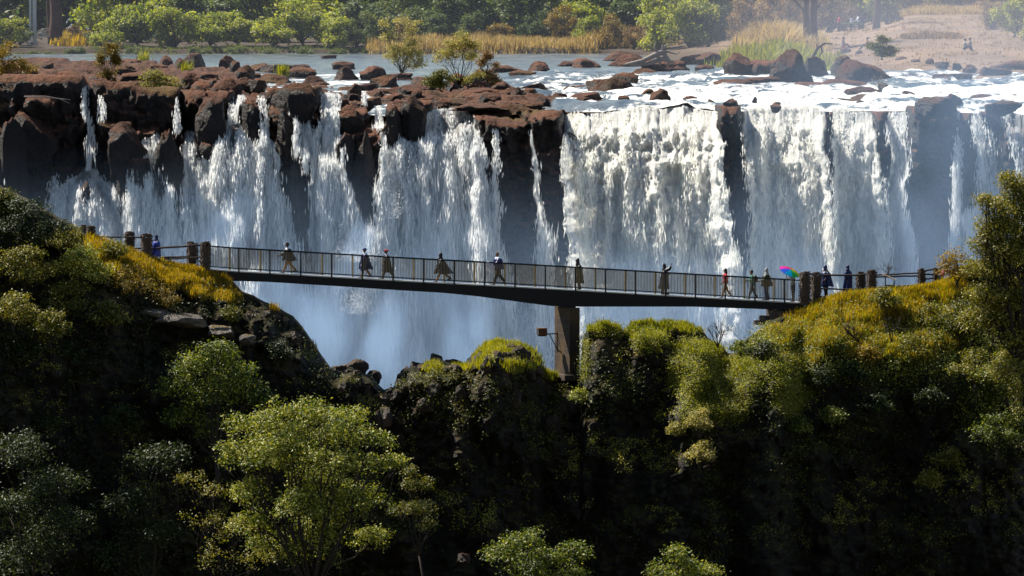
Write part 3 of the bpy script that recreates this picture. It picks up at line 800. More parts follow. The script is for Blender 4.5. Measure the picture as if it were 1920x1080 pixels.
    # behind the crest: shelf for the path, then down
    bk = []
    for dy, dz in [(0.9, 0.02), (2.6, 0.0), (3.6, -0.6), (4.6, -4), (6, -12), (9, -30), (12, -62)]:
        r = v[0].copy(); r[:, 1] += dy
        narrow = sm(600, 660, PXC) * (1 - sm(1400, 1460, PXC))
        r[:, 1] -= narrow * dy * 0.35
        r[:, 2] += dz + 0.25 * fbm(np.stack([r[:, 0] * 0.7, r[:, 1], 0 * r[:, 0]], -1), 3, 15) * (0.4 if dz > -1 else 2)
        if dz < -50: r[:, 2] = -62.6
        bk.append(r)
    base = v[-1].copy(); base[:, 1] -= 6; base[:, 2] = -62.6
    V = np.concatenate([np.array(bk[::-1]), v, base[None]], 0)
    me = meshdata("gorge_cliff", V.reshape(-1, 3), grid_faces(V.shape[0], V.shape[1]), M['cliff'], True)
    struct(mobj("gorge_cliff", me))
    return px, py, v, L
FPX, FPY, FV, FL = build_front()
_d1 = np.gradient(FV, axis=0); _d2 = np.gradient(FV, axis=1)
FN = np.cross(_d1, _d2); FN /= np.linalg.norm(FN, axis=-1, keepdims=True)
FN = np.where(FN[..., 1:2] > 0.3, -FN, FN)
def front(px, py):
    """point and normal of the front cliff seen at a photo pixel"""
    i = int(np.clip((px - PXC[0]) / 4.0, 0, len(PXC) - 1))
    j = int(np.clip(np.searchsorted(FPY[:, i], py), 0, NR - 1))
    return FV[j, i].copy(), FN[j, i].copy()

# ================================================================== FOLIAGE

def leaves(cent, nrm, size, rng, asp=0.5, var=0.6):
    """four-cornered leaves at cent with rough normal nrm"""
    n = len(cent)
    nr = unit(nrm + rng.normal(0, 0.62, (n, 3)))
    a = unit(np.cross(nr, rng.normal(0, 1, (n, 3)))); b = np.cross(nr, a)
    s = size * (1 + rng.uniform(-var, var, (n, 1)))
    v = np.stack([cent - a * s * .5, cent + b * s * asp * .5 + a * s * .06, cent + a * s * .5 + nr * s * .12, cent - b * s * asp * .5 + a * s * .06], 1)
    return v.reshape(-1, 3), np.arange(n * 4).reshape(n, 4)

def crown_points(blobs, per_m2, lpc, clump, rng, inner=0.5, ground=None):
    C, Nn = [], []
    bl2 = []
    for (c0, r) in blobs:
        r = np.asarray(r if hasattr(r, '__len__') else (r, r, r * 0.8), float)
        bl2.append((np.asarray(c0, float), r * .78))
        for _ in range(5):
            d = unit(rng.normal(0, 1, 3)); d[2] = abs(d[2]) * .9 - .1
            bl2.append((np.asarray(c0, float) + d * r * rng.uniform(.6, .95), r * rng.uniform(.25, .48)))
    blobs = bl2
    for (c0, r) in blobs:
        r = np.asarray(r if hasattr(r, '__len__') else (r, r, r * 0.8), float)
        R2 = (r[0] * r[1] + r[0] * r[2] + r[1] * r[2]) / 3
        n = max(6, int(per_m2 * R2 * 12))
        d = unit(rng.normal(0, 1, (n, 3)))
        d[:, 2] = np.where(d[:, 2] < -0.35, -d[:, 2], d[:, 2])
        k = inner + (1 - inner) * np.sqrt(rng.uniform(0, 1, (n, 1)))
        bump = 1 + 0.22 * fbm(d * 2.2 + c0[0] if False else d * 2.2 + np.asarray(c0) * 0.37, 2, 7)[:, None]
        cc = np.asarray(c0) + d * k * r * bump
        ll = np.repeat(cc, lpc, 0) + rng.normal(0, clump * 0.5, (n * lpc, 3)) * np.array([1, 1, 0.7])
        gap = fbm(ll * (1.6 / max(.35, float(r.mean()) ** .5)) + 5.1, 2, 19); kp = gap > rng.uniform(-.6, -.05, len(ll))
        ll = ll[kp]
        C.append(ll); Nn.append(np.repeat(d, lpc, 0)[kp] * 0.55 + np.array([0, 0, 0.6]))
    return np.concatenate(C), np.concatenate(Nn)

def limbs(mb, base, blobs, r0, rng, crook=0.12):
    base = np.asarray(base, float)
    cs = np.array([b[0] for b in blobs], float)
    fork = base * 0.55 + cs.mean(0) * 0.45
    fork[2] = base[2] + (cs[:, 2].min() - base[2]) * 0.6 if cs[:, 2].min() > base[2] else base[2] + 0.3 * (cs[:, 2].mean() - base[2])
    tr = np.array([base, base * .5 + fork * .5 + rng.normal(0, crook, 3) * np.array([1, 1, .2]), fork])
    mb.tube(tr, [r0 * 1.15, r0 * .85, r0 * .7], 8)
    for (c0, r) in blobs:
        c0 = np.asarray(c0, float)
        d = c0 - fork; Ld = np.linalg.norm(d)
        m1 = fork + d * .4 + rng.normal(0, .07, 3) * Ld + np.array([0, 0, .05 * Ld]); 
        mb.tube(np.array([fork, m1, fork + d * .75 + rng.normal(0, .05, 3) * Ld, c0]), [r0 * .55, r0 * .36, r0 * .24, r0 * .12], 6)
        rr = r if not hasattr(r, '__len__') else max(r)
        for _ in range(4):
            e = c0 + unit(rng.normal(0, 1, 3)) * rr * .8
            e[2] = max(e[2], c0[2] - .2 * rr)
            s0 = fork + d * rng.uniform(.5, .95)
            mb.tube(np.array([s0, (s0 + e) / 2 + rng.normal(0, .06, 3) * rr, e]), [r0 * .2, r0 * .12, r0 * .05], 5)

def tree(name, base, blobs, leafm, label, cat, rng, r0=0.15, per=2.2, dens=1.6, lpc=14, leaf=0.18, clump=0.5, group=None, bark='bark', inner=0.5, trunkname="trunk", asp=0.55):
    """blobs in world coordinates; stored relative to the base"""
    base = np.asarray(base, float)
    o = empty(name, tuple(base), 0, label, cat, group)
    bl = [(np.asarray(c0, float) - base, r) for c0, r in blobs]
    leaf = leaf * .74; cc, nn = crown_points(bl, per * dens * 1.6, lpc, clump, rng, inner)
    v, f = leaves(cc, nn, leaf, rng, asp)
    mobj("crown", meshdata("crown", v, f, M[leafm]), o)
    mb = MB(); limbs(mb, (0, 0, 0), bl, r0, rng)
    mb.build(trunkname, M[bark], o, True)
    return o

def pblob(px, py, rpx, Y, fy=1.0, fz=0.85):
    r = rpx * Y / F
    return (P(px, py, Y), (r, r * fy, r * fz))

RNG = np.random.default_rng(7)

# ---- foreground trees, each with its own crown
tree("broadleaf_tree", P(585, 1215, 470),
     [pblob(*q, 472 + d) for q, d in [((470, 815, 55), 1), ((520, 790, 48), 0), ((575, 775, 42), 0), ((615, 800, 58), -1), ((662, 790, 38), 1), ((690, 830, 42), 0),
      ((450, 865, 52), 2), ((535, 860, 70), -1), ((620, 880, 62), -2), ((700, 880, 34), 1), ((475, 935, 52), 1), ((560, 960, 60), -2), ((650, 960, 58), 0), ((500, 870, 60), 0), ((590, 920, 70), 1), ((640, 830, 50), 1), ((545, 830, 55), 1), ((610, 1000, 60), 1), ((480, 990, 50), 1), ((690, 940, 50), 1), ((740, 870, 26), 1), ((590, 1040, 62), 0), ((690, 1020, 45), 2), ((510, 1040, 48), 2)]],
     'leaf_a', "tall spreading yellow-green tree in the lower foreground, left of centre", "tree", RNG, 0.2, 2.0, 1.25, 16, 0.19, 0.42)
tree("broadleaf_tree", P(400, 930, 480),
     [pblob(*q, 482) for q in [(410, 672, 45), (365, 700, 48), (445, 712, 46), (330, 735, 42), (400, 745, 62), (468, 750, 38), (350, 790, 45), (420, 805, 50), (480, 735, 28)]],
     'leaf_a', "rounded yellow-olive tree against the dark cliff, just above the tall foreground tree", "tree", RNG, 0.16, 2.0, 1.7, 16, 0.19, 0.42)
tree("broadleaf_tree", P(110, 900, 482),
     [pblob(*q, 484) for q in [(105, 672, 50), (60, 705, 40), (150, 712, 42), (100, 740, 52), (165, 755, 32), (60, 760, 34)]],
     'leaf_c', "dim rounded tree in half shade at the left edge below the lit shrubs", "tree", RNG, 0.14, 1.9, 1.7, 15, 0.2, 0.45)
tree("broadleaf_tree", P(1010, 1230, 462),
     [pblob(*q, 462) for q in [(985, 1018, 36), (945, 1045, 36), (1030, 1055, 40), (1082, 1045, 36), (990, 1085, 60), (1070, 1100, 50)]],
     'leaf_a', "sunlit rounded treetop rising from the bottom edge at the centre of the photo", "tree", RNG, 0.15, 2.3, 1.7, 16, 0.18, 0.4)
tree("broadleaf_tree", P(1285, 1230, 462),
     [pblob(*q, 462) for q in [(1262, 1045, 26), (1240, 1080, 32), (1295, 1072, 34), (1330, 1078, 22), (1275, 1110, 50)]],
     'leaf_a', "small sunlit treetop at the bottom edge right of the centre treetop", "tree", RNG, 0.12, 2.3, 1.7, 16, 0.18, 0.4)
tree("shrub_tree", P(790, 1120, 476),
     [pblob(*q, 477) for q in [(780, 915, 30), (795, 955, 32), (765, 890, 20), (805, 990, 24), (760, 960, 30)]],
     'leaf_b', "pale olive bushy tree at the right shoulder of the tall foreground tree", "tree", RNG, 0.08, 2.6, 1.7, 14, 0.14, 0.3)
tree("dry_tree", P(440, 1200, 466),
     [pblob(*q, 467) for q in [(395, 930, 34), (375, 985, 40), (440, 1010, 48), (410, 1060, 50), (480, 1060, 40), (355, 900, 24)]],
     'leaf_b', "sparse twiggy tree with small dull leaves in front of the tall foreground tree", "tree", RNG, 0.07, 0.7, 1.0, 12, 0.15, 0.35)
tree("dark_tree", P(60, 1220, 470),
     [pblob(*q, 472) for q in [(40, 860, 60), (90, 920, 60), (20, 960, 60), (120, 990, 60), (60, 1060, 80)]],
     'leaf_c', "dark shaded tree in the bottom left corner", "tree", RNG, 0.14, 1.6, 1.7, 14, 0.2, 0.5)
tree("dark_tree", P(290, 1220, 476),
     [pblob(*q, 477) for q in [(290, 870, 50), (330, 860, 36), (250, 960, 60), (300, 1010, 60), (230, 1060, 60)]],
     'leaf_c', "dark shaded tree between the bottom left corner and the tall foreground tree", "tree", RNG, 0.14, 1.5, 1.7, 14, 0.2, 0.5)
# left hill shrubs
def hillshrub(px, py, rpx, leafm, label, name="shrub", dy=0.4, group=None, parts=None, per=2.4, leaf=0.16, fz=0.75, cat="shrub"):
    p, n = front(px, py + rpx * 0.7)
    Y = p[1] - rpx / 33 * dy
    bs = parts or [(-.45, .15, .6), (.4, .2, .6), (0, -.25, .65), (0.1, .35, .6)]
    bl = [pblob(px + a * rpx, py + b * rpx, c_ * rpx, Y + RNG.uniform(-.3, .3), fz=fz) for a, b, c_ in bs]
    base = P(px, py + rpx * 0.95, Y + 0.2)
    return tree(name, base, bl, leafm, label, cat, RNG, 0.05 + rpx / 33 * 0.03, per, 1.6, 14, leaf, 0.3, group, trunkname="stem")
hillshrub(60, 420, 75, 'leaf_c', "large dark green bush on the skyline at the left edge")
hillshrub(10, 385, 45, 'leaf_b', "sunlit topped bush on the skyline at the far left corner of the hill")
hillshrub(120, 450, 45, 'leaf_b', "bush with lit leaves on the skyline just left of the first stone pillar")
hillshrub(45, 500, 62, 'leaf_b', "dense lit bush at the left edge, third tier down the hill")
hillshrub(155, 500, 62, 'leaf_a', "broad lit bush below the first stone pillar on the left hill")
hillshrub(125, 565, 58, 'leaf_b', "low cushion bush under the broad lit bush on the left hill")
hillshrub(25, 580, 50, 'leaf_b', "bush at the left edge level with the cushion bush")
hillshrub(35, 650, 55, 'leaf_c', "dim bush at the left edge above the half shaded tree")
hillshrub(95, 610, 44, 'leaf_b', "small lit bush right of the dim bush on the left hill")
hillshrub(200, 590, 40, 'leaf_b', "olive bush below the leafless bush on the left hill")
hillshrub(215, 470, 26, 'leaf_b', "small bush at the upper edge of the dry grass near the first pillar")
hillshrub(70, 790, 50, 'leaf_c', "dark bush under the half shaded tree at the left edge")
hillshrub(230, 790, 46, 'leaf_c', "dark bush left of the rounded olive tree")
hillshrub(250, 530, 45, 'leaf_gold', "brown-gold twiggy shrub in the dry grass of the left hill", per=0.9, leaf=0.12)
hillshrub(310, 560, 34, 'leaf_gold', "small brown shrub between the dry grass and the pale rock ledge", per=0.8, leaf=0.11)
hillshrub(520, 660, 30, 'leaf_c', "dark small bush on the shaded cliff end of the left hill", per=1.0)
hillshrub(430, 590, 24, 'leaf_b', "small green shrub under the left end of the bridge", per=1.2)
# right hill shrubs
for q in [
    (1795, 500, 48, 'leaf_gold', "russet and olive bush at the right end of the railing path"),
    (1740, 590, 28, 'leaf_b', "grey-green fine leaved bush in the golden grass of the right hill"),
    (1660, 560, 34, 'leaf_b', "upright thin bush standing in front of the information sign"),
    (1800, 600, 60, 'leaf_b', "olive bush left of the big right hand tree"),
    (1700, 655, 42, 'leaf_b', "lit bush on the brow above the dark hollow of the right hill"),
    (1630, 668, 26, 'leaf_gold', "golden green bush at the upper left of the dark hollow"),
    (1565, 650, 20, 'leaf_a', "bright green bush on the slope below the right end of the bridge"),
    (1540, 710, 32, 'leaf_c', "dark round bush on the left side of the right hill"),
    (1430, 660, 30, 'leaf_c', "dark bush in the cleft left of the right hill"),
    (1390, 655, 18, 'leaf_a', "small fresh green bush in the notch beside the bare sapling"),
    (1890, 700, 66, 'leaf_a', "large lit green bush at the right edge"),
    (1830, 690, 50, 'leaf_b', "tall lit bush left of the large bush at the right edge"),
    (1870, 810, 56, 'leaf_a', "lower lit bush cluster at the right edge"),
    (1560, 780, 26, 'leaf_a', "narrow hanging green shrub on the dark face of the right hill"),
    (1500, 800, 20, 'leaf_a', "small round lit shrub on the dark face left of the pale rock"),
    (1780, 860, 30, 'leaf_b', "arched dim shrub on the dark face at lower right"),
    (1745, 900, 26, 'leaf_b', "lower end of the arched growth on the dark face at lower right"),
    (1650, 760, 26, 'leaf_c', "faint bush inside the dark hollow of the right hill"),
    (1090, 745, 22, 'leaf_a', "small lit plant on the dark cliff under the pier"),
    (1310, 790, 32, 'leaf_pale', "pale leaved hanging shrub below the mossy mounds"),
    (1320, 850, 28, 'leaf_pale', "pale leaved shrub lower on the dark face, second below the mossy mounds"),
    (1268, 806, 14, 'leaf_pale', "tiny pale shrub left of the hanging pale shrubs"),
    (1600, 700, 30, 'leaf_c', "shaded bush under the golden green bush of the right hill"),
    (1745, 745, 26, 'leaf_c', "dim bush under the brow at the right of the dark hollow"),
]:
    hillshrub(*q, per=2.0, dy=(2.2 if q[0] > 1780 and q[1] > 640 else .4) if q[1] < 730 else (2.0 if q[2] > 40 else 2.8))
tree("broadleaf_tree", P(1925, 760, 494),
     [pblob(*q, 495) for q in [(1905, 365, 34), (1868, 395, 30), (1850, 380, 20), (1930, 400, 50), (1880, 440, 42), (1850, 450, 26), (1910, 490, 55), (1862, 520, 40), (1840, 560, 34), (1900, 570, 60), (1960, 350, 60), (1990, 460, 80), (1970, 560, 80), (2050, 420, 80), (1875, 620, 50), (1935, 640, 60), (1890, 400, 44), (1856, 425, 34), (1838, 470, 30), (1845, 510, 40), (1830, 610, 40), (1880, 480, 50), (1915, 440, 50), (1860, 600, 46), (1905, 700, 60), (1950, 760, 70), (1870, 560, 50), (1900, 350, 36)]],
     'leaf_b', "tall dense olive tree leaning in from the right edge beside the waterfall", "tree", RNG, 0.22, 2.3, 1.7, 16, 0.18, 0.4)

# ---- ground cover and grass on the front hills
def scatter_idx(mask, n, rng):
    w = mask.ravel().clip(0); w = w / w.sum()
    return rng.choice(len(w), n, p=w)
FVf, FNf, FPXf, FPYf = FV.reshape(-1, 3), FN.reshape(-1, 3), FPX.ravel(), FPY.ravel()

def grass(name, mask, n, h, mat, label, rng, width=0.03, lean=0.3, tuft=5, spread=0.12, kind="stuff"):
    idx = scatter_idx(mask, n, rng)
    base = np.repeat(FVf[idx], tuft, 0) + rng.normal(0, spread, (n * tuft, 3)) * np.array([1, 1, 0.25])
    return blades(name, base, h, mat, label, rng, width, lean)
def blades(name, base, h, mat, label, rng, width=0.03, lean=0.3, cat="grass"):
    m = len(base)
    hh = (h if np.isscalar(h) else h[:, None]) * rng.uniform(0.45, 1.15, (m, 1))
    d = rng.normal(0, 1, (m, 3)); d[:, 2] = 0; d = unit(d)
    ln = np.abs(rng.normal(0, lean, (m, 1)))
    side = unit(np.cross(d, [0, 0, 1.0])) * width * .5
    up = np.array([0, 0, 1.0])
    b = base - up * 0.05
    mid = b + up * hh * .6 + d * hh * ln * .35
    tip = b + up * hh + d * hh * ln
    v = np.stack([b - side, b + side, mid + side * .8, mid - side * .8, tip], 1).reshape(-1, 3)
    k = np.arange(m)[:, None] * 5
    q = k + np.array([[0, 1, 2, 3]]); t = k + np.array([[3, 2, 4]])
    o = mobj(name, meshdata(name, v, [q, t], M[mat]))
    return tag(o, label, cat, kind="stuff")

def pm(px, py, pts):
    """polygon-like soft mask built from ellipses"""
    m = np.zeros_like(px)
    for cx, cy, rx, ry in pts:
        m = np.maximum(m, np.clip(1.6 - ((px - cx) / rx) ** 2 - ((py - cy) / ry) ** 2, 0, 1))
    return m
off = FPY - FPY[:1]
m_rh0 = pm(FPX, FPY, [(1560, 620, 60, 30), (1650, 640, 70, 30), (1480, 640, 40, 30)])
m_or = pm(FPX, FPY, [(210, 465, 40, 22), (260, 495, 60, 26), (330, 515, 60, 22), (400, 535, 50, 25), (440, 545, 25, 20), (500, 585, 30, 14), (555, 600, 25, 12), (590, 640, 12, 10)])
m_or = np.maximum(m_or, ((FPX > 165) & (FPX < 600) & (off < 12)) * 0.7)
m_or = m_or * np.where(FPX > 430, np.clip(.2 + 3 * fbm(np.stack([FPX * .03, FPY * .03, 0 * FPX], -1), 3, 111), 0, 1), 1.0) * np.clip(.75 + 1.6 * fbm(np.stack([FPX * .02, FPY * .03, 0 * FPX], -1), 3, 113), .1, 1)
m_or2 = pm(FPX, FPY, [(1540, 615, 60, 40), (1620, 625, 60, 40), (1720, 640, 60, 36), (1500, 650, 36, 40), (1560, 575, 50, 22), (1640, 580, 80, 35), (1720, 590, 70, 40), (1780, 560, 50, 26), (1510, 600, 30, 14), (1470, 625, 30, 14)])
m_or2 = m_or2 * np.clip(.8 + 1.6 * fbm(np.stack([FPX * .02, FPY * .03, 0 * FPX], -1), 3, 115), .08, 1)
m_or2 = np.maximum(m_or2, ((FPX > 1490) & (FPX < 1830) & (off < 14)) * 1.0)
grass("dry_grass", m_or, 8000, 0.4, 'grass_o', "orange dry grass along the brow of the left hill", RNG)
grass("dry_grass", m_or2, 13000, 0.38, 'grass_o', "golden dry grass on the brow of the right hill", RNG)
grass("grass", m_or + .3 * m_or2, 5000, 0.34, 'grass_g', "green blades mixed into the dry grass of the left brow", RNG)
grass("grass", m_or2 + .25 * m_rh0, 7000, 0.36, 'grass_g', "green blades mixed into the golden grass of the right brow", RNG)
m_gr = pm(FPX, FPY, [(940, 652, 50, 12), (1000, 672, 22, 20), (905, 672, 14, 16), (960, 690, 20, 10), (812, 690, 16, 8), (865, 690, 16, 5), (1030, 700, 14, 12)])
grass("grass", m_gr, 2200, 0.36, 'grass_g', "green tussock grass on the rock dome left of the pier", RNG)
m_tp = pm(FPX, FPY, [(1135, 612, 38, 9), (1250, 608, 55, 10), (1210, 620, 30, 18), (1300, 615, 30, 8), (1380, 690, 40, 14), (1310, 655, 40, 12)])
grass("grass", m_tp, 4000, 0.3, 'grass_g', "yellow grass on the tops of the mossy mounds right of the pier", RNG)
m_ms = pm(FPX, FPY, [(1300, 690, 45, 50), (1360, 740, 45, 50), (1400, 700, 40, 35), (1310, 770, 30, 25), (1460, 660, 50, 40), (1500, 640, 60, 30), (1480, 740, 30, 40), (1098, 670, 10, 45), (1570, 620, 60, 25), (1650, 640, 70, 25), (1150, 620, 45, 9), (1220, 640, 30, 18)])
def cover(name, mask, n, lpc, size, mat, label, rng, spread=0.2, lift=0.08):
    idx = scatter_idx(mask, n, rng)
    c0 = np.repeat(FVf[idx] + FNf[idx] * lift, lpc, 0) + rng.normal(0, spread, (n * lpc, 3))
    nn = np.repeat(FNf[idx], lpc, 0) * 0.7 + np.array([0, 0, 0.5])
    v, f = leaves(c0, nn, size, rng, 0.6)
    return tag(mobj(name, meshdata(name, v, f, M[mat])), label, "ground cover", kind="stuff")
cover("moss_cover", m_ms, 13000, 9, 0.075, 'moss', "bright yellow-green moss and low growth on the mounds of the gorge rim", RNG, 0.16)
noi = fbm(np.stack([FPX * .012, FPY * .012, 0 * FPX], -1), 3, 99)
m_dk = np.clip(noi * 3 + 0.1, 0, 1) * (off > 60) * (FPX > 640)
m_dk = m_dk + 1.2 * pm(FPX, FPY, [(1600, 760, 200, 160), (1800, 800, 160, 160), (1200, 700, 120, 60)]) * np.clip(noi * 3 + .4, 0, 1)
cover("creeper_cover", m_dk, 6000, 9, 0.10, 'leaf_c', "dark creepers clinging to the shaded gorge face", RNG, 0.25)
m_lh = np.clip(noi * 3 + 0.5, 0, 1) * (FPX < 640) * (off > 25) * (1 - pm(FPX, FPY, [(450, 660, 120, 60)]))
cover("creeper_cover", m_lh, 8000, 10, 0.11, 'leaf_c', "low leafy undergrowth on the left hillside", RNG, 0.3)
up_ = np.clip(FN[..., 2] * 2 - .5, 0, 1)
m_lg = up_ * (off > 14) * (FPY < 1090) * np.clip(-.35 + 4 * noi, 0, 1) * (FPX > 560)
cover("ledge_plants", m_lg, 5500, 9, 0.10, 'leaf_b', "green plants rooted on the ledges of the shaded gorge face", RNG, 0.16, 0.12)
m_lg2 = up_ * (off > 10) * (FPY < 1000) * np.clip(-.2 - 4 * noi, 0, 1)
cover("ledge_moss", m_lg2, 4500, 9, 0.09, 'moss', "moss cushions on the ledges of the gorge face", RNG, 0.12, 0.05)
m_rh = pm(FPX, FPY, [(1640, 690, 90, 26), (1760, 640, 100, 60), (1880, 700, 80, 120), (1500, 690, 50, 60), (1440, 640, 30, 25)])
cover("undergrowth", m_rh, 6000, 9, 0.10, 'leaf_a', "olive and gold undergrowth on the right hillside", RNG, 0.25, 0.15)

# ---- bare saplings and twigs
def twigs(name, base, h, w, mat, label, rng, n=7, depth=3, cat="shrub", r=0.03, group=None, lean=(0, 0)):
    mb = MB()
    def br(p, d, L, rr, k):
        q = p + d * L * .5 + rng.normal(0, .06 * L, 3); e = p + d * L + rng.normal(0, .08 * L, 3)
        mb.tube(np.array([p, q, e]), [rr, rr * .75, rr * .5], 5)
        if k <= 0: return
        for i in range(rng.integers(2, 5)):
            f_ = rng.uniform(.35, 1)
            nd = unit(d + rng.normal(0, .55, 3) + np.array([0, 0, .1]))
            br(p + (e - p) * f_, nd, L * rng.uniform(.5, .75), rr * .55, k - 1)
    for i in range(n):
        a = rng.uniform(0, 2 * math.pi); t_ = rng.uniform(0, 1) * w / h
        d = unit(np.array([math.cos(a) * t_ + lean[0], math.sin(a) * t_ * .6 + lean[1], 1.0]))
        br(np.zeros(3) + rng.normal(0, .03, 3), d, h * rng.uniform(.35, .55), r, depth)
    o = mobj(name, mb.data(name, M[mat], True), loc=tuple(base))
    return tag(o, label, cat, group)
twigs("bare_sapling", P(1345, 650, 497), 2.0, 1.2, 'bark', "bare leafless sapling silhouetted under the right half of the bridge", RNG, 6, 3, "sapling", 0.03)
twigs("bare_sapling", P(1132, 614, 499), 0.9, 1.6, 'bark', "low spreading leafless bush on the grassy mound right of the pier", RNG, 5, 3, "sapling", 0.02)
twigs("bare_sapling", P(1665, 520, 508), 1.1, 1.4, 'barkbrown', "reddish bare twigs behind the right pole railing", RNG, 6, 3, "sapling", 0.018)
twigs("bare_shrub", P(228, 585, 489), 1.9, 2.6, 'barkbrown', "leafless grey-brown bush on the left hill above the pale rock ledge", RNG, 8, 3, "shrub", 0.03)
twigs("bare_shrub", P(1610, 640, 498), 2.0, 2.0, 'bark', "dark leaning twigs on the golden slope of the right hill", RNG, 4, 2, "shrub", 0.04, None, (-.8, 0))
twigs("bare_shrub", P(1672, 640, 498), 2.0, 1.2, 'bark', "slim dark branched shrub rising before the right hill grass", RNG, 3, 3, "shrub", 0.035)
twigs("dead_branch", P(1064, 250, 590.4), 0.9, 1.2, 'bark', "dead twigs hanging from the corner of the dark cliff block beside the big fall", RNG, 4, 2, "branch", 0.04).rotation_euler = (0, math.radians(150), 0)

# ================================================================== BRIDGE
def build_bridge():
    s0, s1 = s_of(400), s_of(1500)
    root = empty("footbridge", tuple(bpt(0, BW / 2, float(deckz(0)))[0]), 0, "long narrow footbridge with barred railings spanning the gorge on a single pier", "footbridge")
    off = np.array(root.location)
    ss = np.linspace(s_of(386), s_of(1508), 90)
    zt = deckz(ss)
    zb = zline(ss, BOTPY)
    def prism(name, mat, a0, a1, zhi, zlo):
        v = []
        for i in range(len(ss)):
            for (a_, z_) in ((a0, zlo[i]), (a0, zhi[i]), (a1, zhi[i]), (a1, zlo[i])):
                v.append(bpt(ss[i], a_, z_)[0] - off)
        q = []
        n = len(ss)
        for i in range(n - 1):
            for j in range(4):
                q.append([i * 4 + j, i * 4 + (j + 1) % 4, (i + 1) * 4 + (j + 1) % 4, (i + 1) * 4 + j])
        q.append([3, 2, 1, 0]); q.append([(n - 1) * 4 + j for j in range(4)])
        mb = MB(); mb.add(v, q=q)
        return mb.build(name, M[mat], root)
    prism("deck", 'deck', -0.02, BW + 0.02, zt, zt - 0.07)
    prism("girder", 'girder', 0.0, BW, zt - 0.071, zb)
    RH = 1.26
    # rails
    for side, a_ in ((0, 0.04), (1, BW - 0.04)):
        for nm, dz, r in (("handrail", RH, 0.035), ("bottom_rail", 0.12, 0.022)):
            mb = MB(); mb.tube(bpt(ss, a_, 0) * [1, 1, 0] + np.stack([0 * ss, 0 * ss, zt + dz], -1) - off, r, 6)
            mb.build(nm, M['steel'], root)
        step = 57.3 / 33 / math.cos(TH)
        sp = s_of(506) + np.arange(-2, 20) * (s_of(1079) - s_of(506)) / 10.0
        sp = sp[(sp > s_of(392)) & (sp < s_of(1496))]
        for k, s_ in enumerate(sp):
            z0 = float(deckz(s_))
            mb = MB(); rot = [[AX[0], -AX[1], 0], [AX[1], AX[0], 0], [0, 0, 1]]
            p = bpt(s_, a_ + (-0.03 if side == 0 else 0.03), z0 + RH / 2 - 0.06)[0] - off
            mb.box(p, (0.075, 0.075, RH + 0.14), rot)
            mb.box(p + [0, 0, -RH / 2 - 0.02], (0.16, 0.14, 0.05), rot)
            mb.build("railing_post", M['post' if side else 'steel'], root)  # far posts take the painted sunlit tone, near ones the dark steel
        edges = np.concatenate([[s_of(392)], sp, [s_of(1500)]])
        for k in range(len(edges) - 1):
            mb = MB(); rot = [[AX[0], -AX[1], 0], [AX[1], AX[0], 0], [0, 0, 1]]
            n = max(2, int((edges[k + 1] - edges[k]) / 0.09))
            for i in range(1, n):
                s_ = edges[k] + (edges[k + 1] - edges[k]) * i / n
                z0 = float(deckz(s_))
                mb.box(bpt(s_, a_, z0 + 0.12 + (RH - 0.12) / 2)[0] - off, (0.02, 0.02, RH - 0.12), rot)
            mb.build("railing_panel", M['bar'], root)
    # pier: brick shaft under the haunch, bearings, footing
    rot = np.array([[AX[0], -AX[1], 0], [AX[1], AX[0], 0], [0, 0, 1]])
    sc = s_of(1073)
    ztop = float(zline(sc, BOTPY)) - 0.06
    zfoot = float(P(1073, 702, lineY(sc))[2])
    w, T = 0.62, 2.35
    c0 = bpt(sc, BW / 2, (ztop + zfoot) / 2)[0]
    pb = bpy.data.objects.new("pier", None); pb = None
    v = []
    nz = 14
    mb = MB(); mb.box((0, 0, 0), (w, T, ztop - zfoot))
    o = mb.build("pier", M['brick'], root); o.location = tuple(c0 - off); o.rotation_euler = (0, 0, TH)
    mb = MB()
    mb.box((0, 0, (ztop - zfoot) / 2 + 0.0), (w - .16, 1.5, 0.16)); 
    o = mb.build("bearing", M['girder'], root); o.location = tuple(c0 - off); o.rotation_euler = (0, 0, TH)
    mb = MB(); mb.box((0, 0, 0), (1.5, 3.0, 0.32), taper=0.96)
    o = mb.build("footing", M['capstone'], root); o.location = tuple(bpt(sc, BW / 2, zfoot - 0.16)[0] - off); o.rotation_euler = (0, 0, TH)
    # abutments
    for s_, ht, wd in ((s_of(420), 1.7, 1.0), (s_of(1487), 2.0, 1.1)):
        zb_ = float(zline(s_, BOTPY))
        mb = MB(); mb.box((0, 0, -ht / 2 - 0.01), (wd, BW + 0.3, ht))
        o = mb.build("abutment", M['brick'], root); o.location = tuple(bpt(s_, BW / 2, zb_)[0] - off); o.rotation_euler = (0, 0, TH)
    mb = MB(); mb.box((0, 0, -0.01), (0.22, BW + 0.3, 0.75)); mb.box((-.9, 0, -.35), (0.35, BW * .7, .25)); mb.box((-.62, 0, -.1), (.3, BW * .7, .3), taper=.8)
    o = mb.build("bearing_block", M['capstone'], root); o.location = tuple(bpt(s_of(1462), BW / 2, float(zline(s_of(1462), BOTPY)) - 0.4)[0] - off); o.rotation_euler = (0, 0, TH)
    return c0, rot, w, T, ztop, zfoot
PIER = build_bridge()

